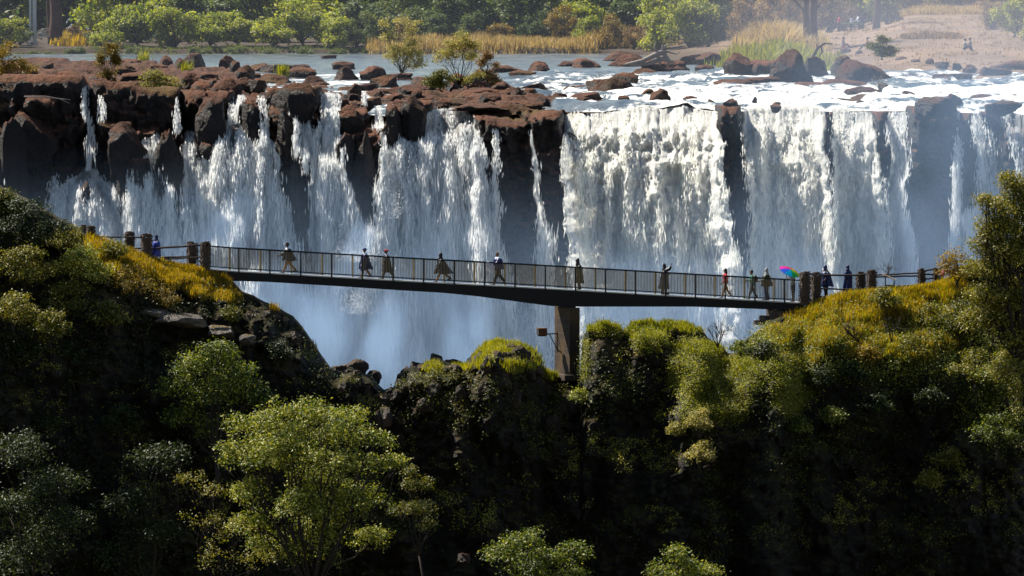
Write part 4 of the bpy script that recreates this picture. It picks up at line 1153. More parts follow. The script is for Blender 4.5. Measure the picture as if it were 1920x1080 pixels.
def build_lamp():
    c0, rot, w, T, ztop, zfoot = PIER
    zc = float(P(1030, 628, 500)[2])
    base = c0 + rot @ np.array([-w / 2 - 0.01, 0.75, 0]); base[2] = zc
    root = empty("floodlight", tuple(base), TH, "boxy rusty floodlight on a bracket sticking out from the left of the pier", "floodlight")
    mb = MB(); mb.tube([[0, 0, 0], [-0.75, 0, -0.02]], 0.035, 6); mb.tube([[0, 0, -0.9], [-0.45, 0, -0.05]], 0.028, 6); mb.box((0, 0, -.45), (.04, .12, 1.1))
    mb.build("bracket", M['steel'], root)
    mb = MB(); mb.box((-0.92, -0.0, 0.12), (0.5, 0.42, 0.34), taper=0.9); mb.box((-0.95, 0, 0.315), (0.56, 0.46, 0.05)); mb.box((-.92, 0, -.09), (.44, .3, .08))
    for k in range(4): mb.box((-.72 - k * .13, -.225, .12), (.03, .03, .3))
    mb.build("housing", simple('rusty_metal', (0.16, 0.07, 0.03), 0.7, 0.5, 9), root)
    mb = MB(); mb.box((-1.18, 0, 0.1), (0.03, 0.34, 0.24)); mb.build("lens", simple('lamp_glass', (0.03, 0.03, 0.035), 0.15, 0.1), root)
build_lamp()

# ---- stone pillars and pole railings of the paths
def pillar(px, pytop, pybot, wpx, Y, label, group):
    b = P(px, pybot, Y); t_ = P(px, pytop, Y)
    h = t_[2] - b[2]; w = wpx * Y / F
    mb = MB(); rng = np.random.default_rng(int(px))
    lay = int(h / 0.13)
    mb.box((0, 0, h / 2 - .1), (w * .78, w * .78, h - .12))
    for k in range(lay):
        z = (k + .5) * h / lay
        for sx in (-1, 1):
            for sy in (-1, 0, 1):
                r_ = Matrix.Rotation(rng.uniform(-.25, .25), 3, 'Z')
                mb.box((sx * w * .30 + rng.normal(0, .015), sy * w * .30 + rng.normal(0, .01), z + rng.normal(0, .01)),
                       (w * rng.uniform(.34, .5), w * rng.uniform(.3, .4), h / lay * rng.uniform(.7, .98)), np.array(r_), 0.008, rng)
    for k in range(5):
        mb.box((rng.uniform(-.3, .3) * w, rng.uniform(-.3, .3) * w, h + rng.uniform(0, .05)), (w * .45, w * .45, .1), np.array(Matrix.Rotation(rng.uniform(0, 3), 3, 'Z')), .012, rng)
    o = mb.build("stone_pillar", M['capstone']); o.location = tuple(b); o.rotation_euler = (0, 0, TH)
    return tag(o, label, "pillar", group)
PG = "stone pillars of the path railings"
YL, YR = float(lineY(s_of(385))) , float(lineY(s_of(1510)))
def LY(px): return float(lineY(np.interp(px, _px, _s)))
pillar(170, 426, 478, 14, LY(170) + .4, "stone pillar highest on the left hill, left end of the pole railing", PG)
pillar(156, 424, 470, 10, LY(156) + 1.8, "half hidden stone pillar right behind the highest pillar of the left hill", PG)
pillar(243, 437, 482, 16, LY(243) + 1.7, "stone pillar left of the blue hooded walker, farther of its pair", PG)
pillar(275, 441, 486, 18, LY(275) + .4, "stone pillar touching the blue hooded walker on the left path", PG)
pillar(360, 456, 506, 16, LY(360) + 1.8, "stone pillar just left of the left end of the bridge, farther of its pair", PG)
pillar(385, 456, 510, 17, LY(385) + .1, "stone pillar at the left end of the bridge railing", PG)
pillar(1509, 512, 571, 17, LY(1509) - .1, "stone pillar at the right end of the bridge railing beside the umbrella holder", PG)
pillar(1530, 513, 572, 16, LY(1530) + .6, "stone pillar directly right of the bridge end pillar", PG)
pillar(1614, 512, 556, 15, LY(1614) + 1.4, "stone pillar left one of the pair right of the two blue ponchos", PG)
pillar(1634, 509, 555, 15, LY(1634) + .2, "stone pillar right one of the pair right of the two blue ponchos", PG)
pillar(1728, 506, 550, 12, LY(1728) + .5, "stone pillar in the middle of the right pole railing beyond the sign", PG)
pillar(1756, 505, 548, 12, LY(1756) + 1.8, "stone pillar at the right end of the railing by the russet bush", PG)

def poles(name, segs, label, r=0.05):
    mb = MB(); rng = np.random.default_rng(len(segs) * 7 + int(segs[0][0]))
    for (x0, y0, x1, y1, dY) in segs:
        a = P(x0, y0, LY(x0) + dY); b = P(x1, y1, LY(x1) + dY)
        k = np.linspace(0, 1, 7)[:, None]
        pts = a + (b - a) * k + rng.normal(0, .012, (7, 3))
        mb.tube(pts, r * rng.uniform(.85, 1.1), 7)
    return tag(mb.build(name, M['pole'], None, True), label, "railing", "wooden pole railings")
poles("pole_railing", [(176, 443, 270, 446, .4), (200, 466, 270, 466, .6)], "pole railing between the highest left pillar and the pair beside the blue walker")
poles("pole_railing", [(282, 467, 380, 459, .3), (300, 464, 360, 460, 1.7), (282, 487, 380, 482, .3), (300, 483, 360, 481, 1.7)], "pole railing between the blue walker and the left end of the bridge")
poles("pole_railing", [(1534, 516, 1612, 516, .6), (1534, 541, 1608, 543, .6), (1515, 515, 1530, 515, .2)], "pole railing in front of the two blue ponchos")
poles("pole_railing", [(1638, 516, 1724, 512, .3), (1640, 519, 1724, 517, 1.5), (1638, 543, 1724, 533, .3), (1640, 540, 1724, 536, 1.5), (1612, 515, 1634, 515, 1), (1612, 541, 1634, 540, 1)], "pole railing behind the information sign")
poles("pole_railing", [(1730, 508, 1752, 505, 1), (1730, 515, 1752, 514, 1), (1730, 525, 1752, 521, 1), (1730, 532, 1752, 532, 1), (1762, 502, 1810, 488, 1), (1762, 515, 1810, 500, 1)], "short railing at the right end beside the leaning person")
# a slim green post and a sign
mb = MB(); b = P(371, 506, LY(371) + .8); mb.box((0, 0, .75), (.06, .06, 1.5)); mb.box((0, 0, .03), (.16, .16, .06)); mb.box((0, 0, 1.5), (.09, .09, .03))
o = mb.build("gate_post", simple('green_paint', (0.03, 0.06, 0.05), 0.5)); o.location = tuple(b)
tag(o, "slim dark green metal post between the two pillars at the left end of the bridge", "post")
root = empty("information_sign", tuple(P(1664, 552, LY(1664) - .5)), 0, "slanted pale topped information sign on a stand at the right path", "sign")
mb = MB(); mb.box((-.12, 0, .5), (.06, .3, 1.0)); mb.box((.38, 0, .38), (.06, .3, .8)); mb.box((.1, 0, .3), (.5, .05, .5)); mb.build("stand", M['pole'], root)
mb = MB(); mb.box((.12, 0, 1.0), (.85, .55, .05), np.array(Matrix.Rotation(math.radians(24), 3, 'Y'))); mb.build("panel", simple('sign_panel', (0.6, 0.42, 0.28), 0.5, 0.15), root)

# pier-side and cliff details: ledge stones on the front rock crest
def rockmesh(seed, rough=0.28, flat=1.0):
    bm = bmesh.new(); bmesh.ops.create_icosphere(bm, subdivisions=4, radius=1.0)
    v = np.array([q.co[:] for q in bm.verts]); f = np.array([[l.index for l in q.verts] for q in bm.faces]); bm.free()
    n = fbm(v * 1.1 + seed * 3.3, 4, seed)[:, None]
    # planar cuts make broken faces
    rng = np.random.default_rng(seed)
    v = v * (1 + rough * n)
    for _ in range(15):
        d = unit(rng.normal(0, 1, 3) * np.array([1, 1, .6])); h = rng.uniform(.5, .85)
        k = v @ d
        v = v - d[None] * np.clip(k - h, 0, None)[:, None] * 0.93
    lay = np.floor(v[:, 2] * 4 + .8 * n[:, 0]); lay = vnoise(np.stack([lay * 1.7, 0 * lay, 0 * lay + seed], -1), 3)
    v = v * np.stack([1 + .10 * lay, 1 + .10 * lay, 1 + 0 * lay], -1) * (1 + 0.16 * fbm(v * 4.5 + seed, 4, seed + 4, .6)[:, None])
    v[:, 2] = np.where(v[:, 2] < 0, v[:, 2] * .6, v[:, 2])
    return v, f
ROCKV = [rockmesh(i) for i in range(12)]
ROCKME = {}
def rock(px, pybase, w, h, label, mat='riverrock', Y=None, z=None, seed=None, group=None, depth=0.8, name="boulder", cat="rock"):
    if Y is None:
        b = G(px, pybase, RZ if z is None else z)
    else: b = P(px, pybase, Y)
    k = (seed if seed is not None else int(px * 7 + pybase)) % 12
    if (k, mat) not in ROCKME: ROCKME[(k, mat)] = meshdata("boulder", ROCKV[k][0], ROCKV[k][1], M[mat], True)
    W = w * b[1] / F / 2; H = h * b[1] / F
    o = mobj(name, ROCKME[(k, mat)], None, (b[0], b[1] + W * depth * .5, b[2] - 0.1 * H), rz=(k * 1.3 + px * .01) % 6.28, scale=(W, W * min(1, depth + .1), H / 0.8))
    return tag(o, label, cat, group)

ORD = ["first", "second", "third", "fourth", "fifth", "sixth", "seventh", "eighth", "ninth", "tenth", "eleventh", "twelfth", "thirteenth", "fourteenth", "fifteenth", "sixteenth", "seventeenth", "eighteenth", "nineteenth", "twentieth",
       "twenty-first", "twenty-second", "twenty-third", "twenty-fourth", "twenty-fifth", "twenty-sixth"]
def rocks(lst, look, where, group, **kw):
    for k, q in enumerate(sorted(lst, key=lambda a: a[0])):
        rock(*q[:4], f"{look}, {ORD[k]} from left {where}", group=group, **kw)
SH = RZ + 0.55
rocks([(60, 160, 120, 26), (120, 158, 110, 24), (20, 150, 120, 24), (190, 158, 90, 22), (255, 160, 100, 26), (305, 160, 60, 24), (375, 178, 70, 26), (425, 186, 90, 34), (330, 174, 50, 20)],
      "red-brown mossy boulder", "on the edge of the left shelf", "boulders on the edge of the left shelf", z=SH)
rocks([(200, 132, 80, 24), (238, 130, 60, 26), (310, 128, 50, 24), (365, 124, 66, 26), (428, 138, 62, 32), (135, 138, 90, 18), (85, 143, 80, 14), (280, 140, 60, 16)],
      "dark purple-brown rock", "in the left shelf's back row", "rocks of the upper row on the left shelf", z=RZ + .2)
rocks([(165, 148, 90, 20), (225, 146, 90, 20), (290, 150, 70, 16), (350, 148, 60, 16), (395, 152, 60, 18), (380, 160, 60, 16), (455, 168, 70, 20), (40, 140, 90, 18), (110, 150, 70, 16)],
      "low moss brown slab", "in the left shelf's middle row", "slabs in the middle row of the left shelf", z=RZ + .4)
rocks([(485, 133, 60, 18), (520, 136, 70, 20), (560, 146, 80, 18), (510, 156, 90, 18), (590, 160, 80, 18), (648, 150, 60, 26), (618, 110, 40, 9), (560, 128, 50, 10), (640, 130, 60, 14), (700, 150, 60, 24), (470, 150, 60, 16), (690, 170, 70, 18)],
      "rounded brown rock", "in shallows behind the stepped falls", "rocks in the shallows behind the stepped falls", z=RZ)
rocks([(550, 200, 104, 38), (655, 192, 60, 18), (745, 182, 70, 16), (700, 196, 60, 18), (780, 200, 70, 18), (475, 196, 52, 14)],
      "big mossy boulder", "on the stepped falls' lip", "boulders on the lip of the stepped falls", z=RZ - .2)
rocks([(745, 150, 90, 14), (800, 160, 100, 20), (860, 165, 90, 24), (905, 158, 70, 26), (930, 172, 60, 24), (960, 185, 70, 18), (720, 165, 60, 20), (780, 178, 90, 18), (890, 185, 120, 20), (840, 195, 120, 12), (900, 203, 140, 10), (990, 200, 90, 12)],
      "brown and olive rock", "around the island bushes at centre", "rocks of the bushy island at the lip", z=RZ)
rocks([(1010, 137, 60, 22), (985, 150, 90, 20), (950, 140, 70, 16), (1005, 165, 60, 12), (1140, 172, 115, 34), (1170, 160, 70, 22), (1100, 184, 90, 14), (1235, 196, 60, 26), (1070, 166, 30, 7), (1128, 196, 26, 12), (1215, 180, 40, 12)],
      "red-brown rock", "in the rapids above the right falls", "rocks in the rapids above the right falls", z=RZ)
rocks([(1100, 126, 90, 16), (1180, 122, 90, 20), (1240, 130, 120, 18), (1165, 112, 110, 16), (1290, 118, 70, 22), (1330, 120, 60, 20), (1320, 134, 50, 12), (1070, 122, 60, 10), (1210, 140, 90, 12)],
      "flat brown rock", "below the bleached driftwood", "rocks around the driftwood", z=RZ + .1)
rocks([(1385, 150, 90, 44), (1430, 150, 90, 50), (1480, 158, 110, 66), (1530, 150, 80, 54), (1420, 165, 120, 22), (1380, 166, 120, 16), (1540, 168, 130, 18)],
      "dark craggy rock", "in the crag below the tall reeds", "rocks of the crag below the reeds", z=RZ)
rocks([(1632, 160, 130, 64), (1585, 152, 70, 50), (1600, 168, 120, 26), (1650, 190, 120, 18), (1620, 182, 90, 18), (1715, 128, 70, 14), (1745, 136, 90, 14), (1790, 150, 90, 16), (1860, 145, 100, 20), (1900, 138, 100, 22), (1880, 115, 80, 22), (1850, 96, 60, 14), (1790, 104, 26, 18)],
      "weathered brown rock", "on the bank at upper right", "rocks of the right hand bank", z=RZ)
rocks([(1745, 208, 90, 28), (1785, 200, 60, 24), (1840, 188, 80, 14), (1880, 206, 80, 16), (1910, 190, 60, 14), (1590, 190, 50, 8), (1700, 178, 40, 8), (1455, 205, 30, 9), (1370, 204, 50, 18)],
      "wet brown rock", "at the right falls' edge", "rocks at the edge of the right falls", z=RZ)
for q, lab in [((318, 352, 60, 98), "tall brown topped block between two narrow left cascades"), ((246, 362, 80, 96), "squat brown block left of the tall brown topped block"), ((235, 296, 120, 58), "olive topped ledge boulder right of the thin left fall"),
    ((158, 436, 62, 96), "dark mound the thin left fall splashes over"), ((475, 276, 58, 92), "olive capped pillar rock in the middle of the stepped falls"), ((534, 300, 56, 96), "dark rounded pillar rock right of the olive capped one"),
    ((556, 470, 62, 180), "long dark blue-brown block between the two left cascades above the bridge"), ((684, 450, 88, 205), "great brown block left of the middle fall"), ((655, 244, 74, 40), "broad brown boulder sitting on top of the great brown block"),
    ((646, 300, 40, 46), "small knob rock at the upper left of the great brown block"), ((775, 244, 90, 56), "cubic brown boulder at the head of the middle fall"), ((738, 248, 46, 46), "rounded boulder left of the cubic boulder at the middle fall"),
    ((398, 290, 60, 30), "low olive ledge rock at the crest of the widest left cascade"), ((552, 214, 108, 54), "large overhanging brown slab above the pillar rocks"), ((395, 262, 110, 84), "large sloping moss covered boulder left of the widest cascade"),
    ((870, 300, 40, 56), "narrow dark rock splitting the middle fall at its right"), ((50, 262, 110, 70), "brown ledge block under the forked dead branch"), ((20, 330, 70, 100), "dark block at the far left edge of the falls")]:
    rock(*q, lab, mat='fallrock', Y=float(wallY(np.array([q[0] * 1.]), np.array([q[1] - q[3] * .4]))[0]) - 1.9, depth=.75, group="blocks standing in the stepped falls")
_rg = np.random.default_rng(77)
rocks([(float(x), float(_rg.uniform(128, 176)), float(_rg.uniform(28, 60)), float(_rg.uniform(12, 24))) for x in np.linspace(10, 480, 24)], "broken dark brown rock", "scattered over the left shelf", "rocks scattered over the left shelf", z=SH)
rocks([(float(x), float(_rg.uniform(176, 204)), float(_rg.uniform(26, 60)), float(_rg.uniform(12, 26))) for x in np.linspace(500, 1040, 24)], "wet jagged rock", "at the lip of stepped falls", "jagged rocks at the lip of the stepped falls", z=RZ)
rocks([(float(x), float(_rg.uniform(150, 200)), float(_rg.uniform(14, 40)), float(_rg.uniform(6, 14))) for x in np.linspace(1050, 1900, 22)], "small wet stone", "breaking the rapids at right", "stones breaking the rapids at right", z=RZ - .05)
# loose rocks on the front rim near the pier
rocks([(640, 700, 46, 20), (668, 698, 50, 22), (700, 714, 36, 18), (760, 706, 34, 18), (782, 694, 44, 20), (818, 682, 36, 24), (850, 696, 56, 20), (905, 690, 60, 24), (945, 690, 70, 30), (890, 720, 50, 26), (965, 655, 56, 14)],
      "cracked brown rock", "on the low rim left of the pier", "rocks on the rim left of the pier", mat='rimrock', Y=495.2, depth=.9)
rocks([(350, 602, 110, 20), (292, 588, 60, 12), (415, 624, 70, 15), (462, 640, 44, 12)],
      "pale grey rock ledge", "on the left hill below dry grass", "pale ledges on the left hill", mat='paleledge', Y=486.5, depth=.9)
rock(1560, 845, 26, 34, "pale rock glowing on the dark face of the right hill", 'riverrock', Y=front(1560, 840)[0][1] + .2)
rock(870, 1050, 40, 16, "pale grey boulder at the foot of the gorge right of the foreground tree", 'riverrock', Y=474)

def frontrocks(n, x0, x1, o0, o1, look, where, group, smin, smax, mat='rimrock', seed=5):
    rg = np.random.default_rng(seed); L = []
    for k in range(n):
        x = x0 + (x1 - x0) * (k + rg.uniform(.2, .8)) / n
        L.append((x, float(crest(np.array([x]))[0]) + rg.uniform(o0, o1), rg.uniform(smin, smax)))
    for k, (x, y, w) in enumerate(L):
        p, nn = front(x, y)
        o = rock(x, y + w * .2, w, w * rg.uniform(.4, .6), f"{look}, {ORD[k] if k < 26 else str(k + 1) + 'th'} from left {where}", mat, Y=p[1] - .1, group=group, seed=k)
frontrocks(26, 630, 1030, 6, 34, "cracked brown stone", "just under the rim left of pier", "stones under the rim left of the pier", 24, 46, seed=5)
frontrocks(20, 650, 1090, 40, 110, "dark cracked stone", "lower on the face left of pier", "stones lower on the face left of the pier", 24, 50, seed=6)
frontrocks(12, 1395, 1560, 20, 110, "brown stone in the grass", "on the right hill's left flank", "stones on the flank of the right hill", 14, 30, seed=7)
frontrocks(10, 440, 610, 8, 40, "dark stone", "on the left hill's right end", "stones at the end of the left hill", 18, 34, seed=8)

# ================================================================== FAR BANK
def build_bank():
    LP = [(98, 792, 0), (93, 800, 0), (86, 806, 0), (80, 815, 0), (74, 840, 0), (70, 900, 0), (66, 1400, 0)]
    RP = [(190, 640, 0), (172, 660, 0), (150, 690, 0), (118, 722, 0), (95, 745, 0), (62, 790, 0), (18, 880, 0)]
    NL = 60
    t = np.linspace(0, 1, NL)
    def prof(T):
        k = np.linspace(0, 1, len(T))
        return np.interp(t, k, [q[0] for q in T]), np.interp(t, k, [q[1] for q in T])
    lp, ly = prof(LP); rp, ry = prof(RP)
    cols = np.arange(-700, 2700, 8.0)
    w = sm(1200, 1420, cols)[None]
    w = w * (0.6 + 0.4 * sm(1500, 1720, cols)[None])
    py = lp[:, None] * (1 - w) + rp[:, None] * w; Y = ly[:, None] * (1 - w) + ry[:, None] * w
    v = P(np.broadcast_to(cols[None], py.shape), py, Y)
    v[..., 2] = np.maximum(v[..., 2], RZ - 0.4 + 0 * v[..., 2])
    v[0, :, 2] = RZ - 0.8
    lowm = (v[..., 1] < 799.5) & (cols[None] < 1150); v[..., 2] = np.where(lowm, RZ - .8, v[..., 2])
    n = fbm(v * np.array([.25, .12, 0]), 4, 55)
    v[1:-1, :, 2] += 0.25 * n[1:-1]
    far = v[-1].copy(); far[:, 1] = 5000; far[:, 0] *= 5.5; far[:, 2] = v[-1, :, 2].mean()
    V = np.concatenate([v, far[None]], 0)
    t_ = NT('bank_soil')
    g = t_.n("ShaderNodeNewGeometry")
    n1 = t_.noise(0.12, 5, .6, vec=g.outputs["Position"], sc=(1, .5, 1)); n2 = t_.noise(1.5, 4, .6, vec=g.outputs["Position"])
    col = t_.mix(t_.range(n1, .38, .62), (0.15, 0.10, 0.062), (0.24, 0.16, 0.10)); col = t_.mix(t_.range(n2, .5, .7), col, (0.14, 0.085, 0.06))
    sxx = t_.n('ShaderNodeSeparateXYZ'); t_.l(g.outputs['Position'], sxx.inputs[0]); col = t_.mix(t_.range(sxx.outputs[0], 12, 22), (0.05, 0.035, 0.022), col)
    M['soil'] = t_.end(t_.pbr(col, .95, t_.bump(n2, .6, .2)))
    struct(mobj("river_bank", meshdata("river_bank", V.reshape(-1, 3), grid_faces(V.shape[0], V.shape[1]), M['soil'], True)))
    return cols, v
BC, BV = build_bank()
def bank(px, Y):
    """ground point of the far bank for a photo column at depth Y"""
    i = int(np.clip((px - BC[0]) / 8, 0, len(BC) - 1))
    z = float(np.interp(Y, BV[:, i, 1], BV[:, i, 2]))
    return np.array([(px - 960) / F * Y, Y, z])
def bankpy(px, py):
    i = int(np.clip((px - BC[0]) / 8, 0, len(BC) - 1))
    col = BV[:, i]
    pj = np.array([proj(q)[1] for q in col])
    k = int(np.argmin(np.abs(pj - py)))
    return col[k].copy()

# bush meshes shared by the bank vegetation
def bushmesh(seed, leafm, n=5, leaf=0.3, per=2.2, tall=1.0, lpc=14, clump=.45, inner=.55):
    rng = np.random.default_rng(seed)
    bl = [(np.array([rng.uniform(-1.0, 1.0), rng.uniform(-.5, .5), rng.uniform(.0, 1.45) * tall]), (rng.uniform(.35, .75), rng.uniform(.4, .7), rng.uniform(.3, .6) * tall)) for _ in range(n + 5)]
    bl.append((np.array([0, 0, .4 * tall]), (1.3, .9, .55 * tall)))
    # unit bush about 3 wide and 2.2 tall; scaled when placed, leaves sized for that
    cc, nn = crown_points(bl, per, lpc, clump * .5, rng, inner)
    v, f = leaves(cc, nn, leaf, rng, .6)
    mb = MB(); limbs(mb, (0, 0, -.3), bl, .07, rng)
    return meshdata("crown", v, f, M[leafm]), mb.data("stem", M['bark'], True)
BK = {'g': [bushmesh(100 + i, 'leaf_bank', 6, .12, 4.5) for i in range(4)], 'd': [bushmesh(110 + i, 'leaf_bank2', 6, .12, 4.5) for i in range(4)],
      'o': [bushmesh(120 + i, 'leaf_gold', 5, .10, 3.2) for i in range(2)], 'p': [bushmesh(130 + i, 'leaf_dry', 5, .10, 2.2) for i in range(2)]}
def bankbush(px, Y, wpx, hpx, kind, label, group, name="bush", cat="bush", dz=0.0):
    b = bank(px, Y)
    k = int(px * 3 + Y) % len(BK[kind])
    sw = wpx * Y / F / 2.5; sh = hpx * Y / F / 1.9 * (.8 + .5 * ((px * 13 + Y * 7) % 17) / 17)
    o = empty(name, (b[0], b[1], b[2] + dz), (px * .37 % 6.28), label, cat, group)
    o.scale = (sw, sw, sh)
    mobj("crown", BK[kind][k][0], o); mobj("stem", BK[kind][k][1], o)
    return o
# front row of green bushes at the water, then taller rows behind
def row(lst, look, where, group, **kw):
    for k, q in enumerate(sorted(lst, key=lambda a: a[0])):
        bankbush(*q[:5], f"{look}, {ORD[k]} from the left {where}", group, **kw)
row([(200, 803, 80, 62, 'g'), (262, 806, 110, 90, 'g'), (330, 804, 100, 80, 'g'), (395, 803, 90, 60, 'g'), (450, 806, 110, 84, 'g'), (515, 803, 90, 58, 'g'), (570, 806, 110, 78, 'g'), (625, 803, 80, 56, 'g'), (672, 806, 70, 44, 'd')],
    "bright green rounded bush", "in the waterside row at upper left", "waterside bushes of the far bank")
row([(x, 798.5, 52, 20 + (x * 7 % 11), 'd') for x in list(range(16, 690, 61))],
    "low dark waterside scrub", "along the far shore", "scrub along the far shore")
row([(10, 803, 80, 60, 'g'), (40, 806, 50, 40, 'd'), (150, 812, 60, 46, 'p'), (175, 806, 40, 22, 'd')],
    "bush among dry soil and roots", "at the top left corner", "bushes at the top left corner")
row([(220, 822, 150, 120, 'g'), (310, 826, 160, 120, 'g'), (400, 824, 160, 110, 'd'), (500, 826, 170, 120, 'g'), (600, 824, 160, 120, 'g'), (690, 822, 130, 90, 'd'), (770, 824, 130, 90, 'd'), (850, 822, 120, 96, 'd'), (930, 824, 120, 96, 'd'), (1010, 826, 130, 110, 'd'), (1090, 820, 110, 90, 'g'), (1170, 822, 110, 96, 'd'), (1250, 818, 130, 110, 'g'), (1330, 818, 120, 100, 'd')],
    "tall bush", "in the second row behind the far shore", "second row of bushes on the far bank")
row([(705, 808, 80, 56, 'd'), (760, 812, 60, 50, 'p'), (820, 812, 70, 60, 'd'), (880, 812, 60, 60, 'd'), (945, 812, 70, 58, 'o'), (1000, 814, 60, 50, 'd')],
    "mixed olive bush", "behind the orange grass strip", "bushes behind the orange grass")
row([(1060, 812, 70, 60, 'o'), (1100, 806, 60, 70, 'g'), (1150, 804, 70, 64, 'o'), (1190, 800, 50, 50, 'p'), (1235, 796, 90, 84, 'g'), (1290, 792, 100, 86, 'g'), (1330, 792, 60, 80, 'd')],
    "green and gold bush", "between orange grass and tall reeds", "bushes left of the reeds")
row([(1400, 800, 80, 110, 'p'), (1450, 810, 90, 120, 'p'), (1500, 815, 70, 110, 'p'), (1560, 860, 110, 100, 'p'), (1620, 870, 80, 70, 'd'), (1660, 850, 70, 80, 'd'), (1700, 880, 120, 60, 'p'), (1770, 890, 120, 50, 'o'), (1850, 890, 120, 50, 'p'), (1900, 780, 90, 110, 'g'), (1940, 770, 90, 90, 'g'), (1860, 800, 60, 50, 'p')],
    "hazy bush", "around the clearing at upper right", "bushes round the clearing")
# far belt of trees behind everything
for k in range(34):
    px = -60 + k * 62
    Y = 905 + (k * 37 % 40)
    bankbush(px, Y, 260, 170 + (k * 53 % 60), 'dpgd'[k % 4] if px > 1350 else 'dgdd'[k % 4], f"tree of the belt behind the far bank, {k + 1 if k > 25 else ORD[k]}{'th' if k > 25 else ''} from left", "tree belt behind the far bank", name="tree", cat="tree")

# orange grass strips on the far bank (blades)
def bankgrass(name, x0, x1, Y0, Y1, n, h, mat, label, width=.05, lean=.3, soft=0):
    if soft: px = (x0 + x1) / 2 + np.clip(RNG.normal(0, .3, n), -.75, .75) * (x1 - x0)
    else: px = RNG.uniform(x0, x1, n)
    Y = RNG.uniform(Y0, Y1, n)
    hv = h * (.75 + .6 * fbm(np.stack([px * .03, Y * .2, 0 * px], -1), 2, 31)) * (1 - .5 * soft * np.abs(px - (x0 + x1) / 2) / (x1 - x0) * 1.3)
    hv = np.repeat(hv, 6)
    i = np.clip(((px - BC[0]) / 8).astype(int), 0, len(BC) - 1)
    z = np.array([np.interp(Y[k], BV[:, i[k], 1], BV[:, i[k], 2]) for k in range(n)])
    base = np.stack([(px - 960) / F * Y, Y, z], -1)
    base = np.repeat(base, 6, 0) + RNG.normal(0, .18, (n * 6, 3)) * np.array([1, 1, .1])
    return blades(name, base, hv, mat, label, RNG, width, lean)
bankgrass("dry_grass", 690, 1120, 798.5, 812, 3000, 1.1, 'grass_d', "orange dry grass strip along the far shore at the centre", .07)
bankgrass("dry_grass", 1020, 1220, 802, 814, 1400, 1.7, 'grass_d', "taller orange grass among the bushes right of centre", .08, .5, 1)
bankgrass("reeds", 1370, 1535, 712, 760, 2200, 1.8, 'grass_g', "tall green-gold reeds above the dark crag", .09, .5, 1)
bankgrass("reeds", 1400, 1520, 765, 800, 1200, 2.8, 'grass_d', "feathery pale reeds behind the green reeds", .1, .6, 1)
bankgrass("dry_grass", 1680, 1900, 862, 880, 1200, .8, 'grass_d', "golden grass at the back of the clearing", .08)
bankgrass("low_grass", 1690, 1800, 776, 784, 250, .7, 'leaf_dry', "line of short dry stubble across the clearing", .09)
bankgrass("dry_grass", 100, 175, 806, 830, 500, 1.4, 'grass_o', "rust coloured undergrowth by the tree trunks at top left", .08)
bankgrass("low_grass", 170, 690, 798, 802, 700, .5, 'leaf_bank2', "grassy fringe under the waterside bushes at upper left", .08)

bankgrass("low_grass", 1560, 1920, 700, 850, 900, .3, 'leaf_dry', "thin dry tufts dotted over the sunlit clearing", .08)
rocks([(1560 + 26 * k, 100 + (k * 37 % 34), 16 + (k * 13 % 22), 7 + (k * 5 % 6)) for k in range(13)], "small weathered stone", "lying in the clearing", "small stones of the clearing", z=RZ + .6)
# trunks at top left, posts, driftwood
def trunk(px, Y, h, r, label, mat='barkbrown', lean=0, name="tree", crown=True):
    b = bank(px, Y)
    o = empty(name, tuple(b), 0, label, "tree")
    mb = MB(); k = np.linspace(0, 1, 7)[:, None]
    pts = np.array([[0, 0, -.3]]) + k * np.array([[lean, 0, h]]) + RNG.normal(0, .05, (7, 3))
    mb.tube(pts, r * (1.35 - .7 * k[:, 0]), 9)
    for s_ in range(4):
        p0 = pts[4 + s_ % 2]; mb.tube(np.array([p0, p0 + [RNG.uniform(-1.4, 1.4), RNG.uniform(-1, 1), 1.2], p0 + [RNG.uniform(-2.4, 2.4), RNG.uniform(-1, 1), 2.6]]), [r * .5, r * .35, r * .15], 6)
    mb.build("trunk", M[mat], o, True)
    bl = [(np.array([lean + RNG.uniform(-2, 2), RNG.uniform(-1.5, 1.5), h + RNG.uniform(0, 2)]), 1.6) for _ in range(4)]
    cc, nn = crown_points(bl, 1.2, 12, .6, RNG); v, f = leaves(cc, nn, .3, RNG, .6)
    mobj("crown", meshdata("crown", v, f, M['leaf_bank2']), o)
trunk(104, 812, 6.5, .55, "thick dark tree trunk at the top left corner")
trunk(96, 820, 6.5, .2, "slender trunk just left of the thick trunk at top left", lean=-.5)
trunk(1513, 775, 5.5, .30, "left of the two dark trunks standing behind the reeds", lean=-.2)
trunk(1526, 776, 5.5, .34, "right of the two dark trunks standing behind the reeds", lean=.1)
trunk(1643, 835, 6.0, .3, "tree with a forked trunk at the back of the clearing", lean=.2)
for q, lab in ((57, "left"), (65, "right")):
    b = bank(q, 808); mb = MB(); mb.box((0, 0, 2.5), (.2 if q == 57 else .35, .2, 5.4)); mb.box((0, 0, .1), (.6, .5, .3)); mb.box((0, 0, 1.8), (.45, .26, .1))
    o = mb.build("post", simple('pale_post', (.5, .5, .52), .6)); o.location = tuple(b)
    tag(o, f"pale upright post at the top left corner, {lab} one of the two", "post", "pale posts at top left")
mb = MB(); 
for k in range(9):
    a = RNG.uniform(0, math.pi)
    R0 = RNG.uniform(.5, 1.3); th = np.linspace(a, a + RNG.uniform(1.5, 3.2), 8)
    c0 = np.array([RNG.uniform(-1, 1), RNG.uniform(-.5, .5), RNG.uniform(.5, 1.3)])
    mb.tube(c0 + np.stack([R0 * np.cos(th), 0.3 * np.sin(th * 1.3), R0 * .8 * np.sin(th)], -1), [.07 - .007 * i for i in range(8)], 6)
o = mb.build("dead_branches", M['barkpale'], None, True); o.location = tuple(G(75, 92, RZ + .2)); tag(o, "tangle of curled bleached roots at the water at top left", "driftwood")
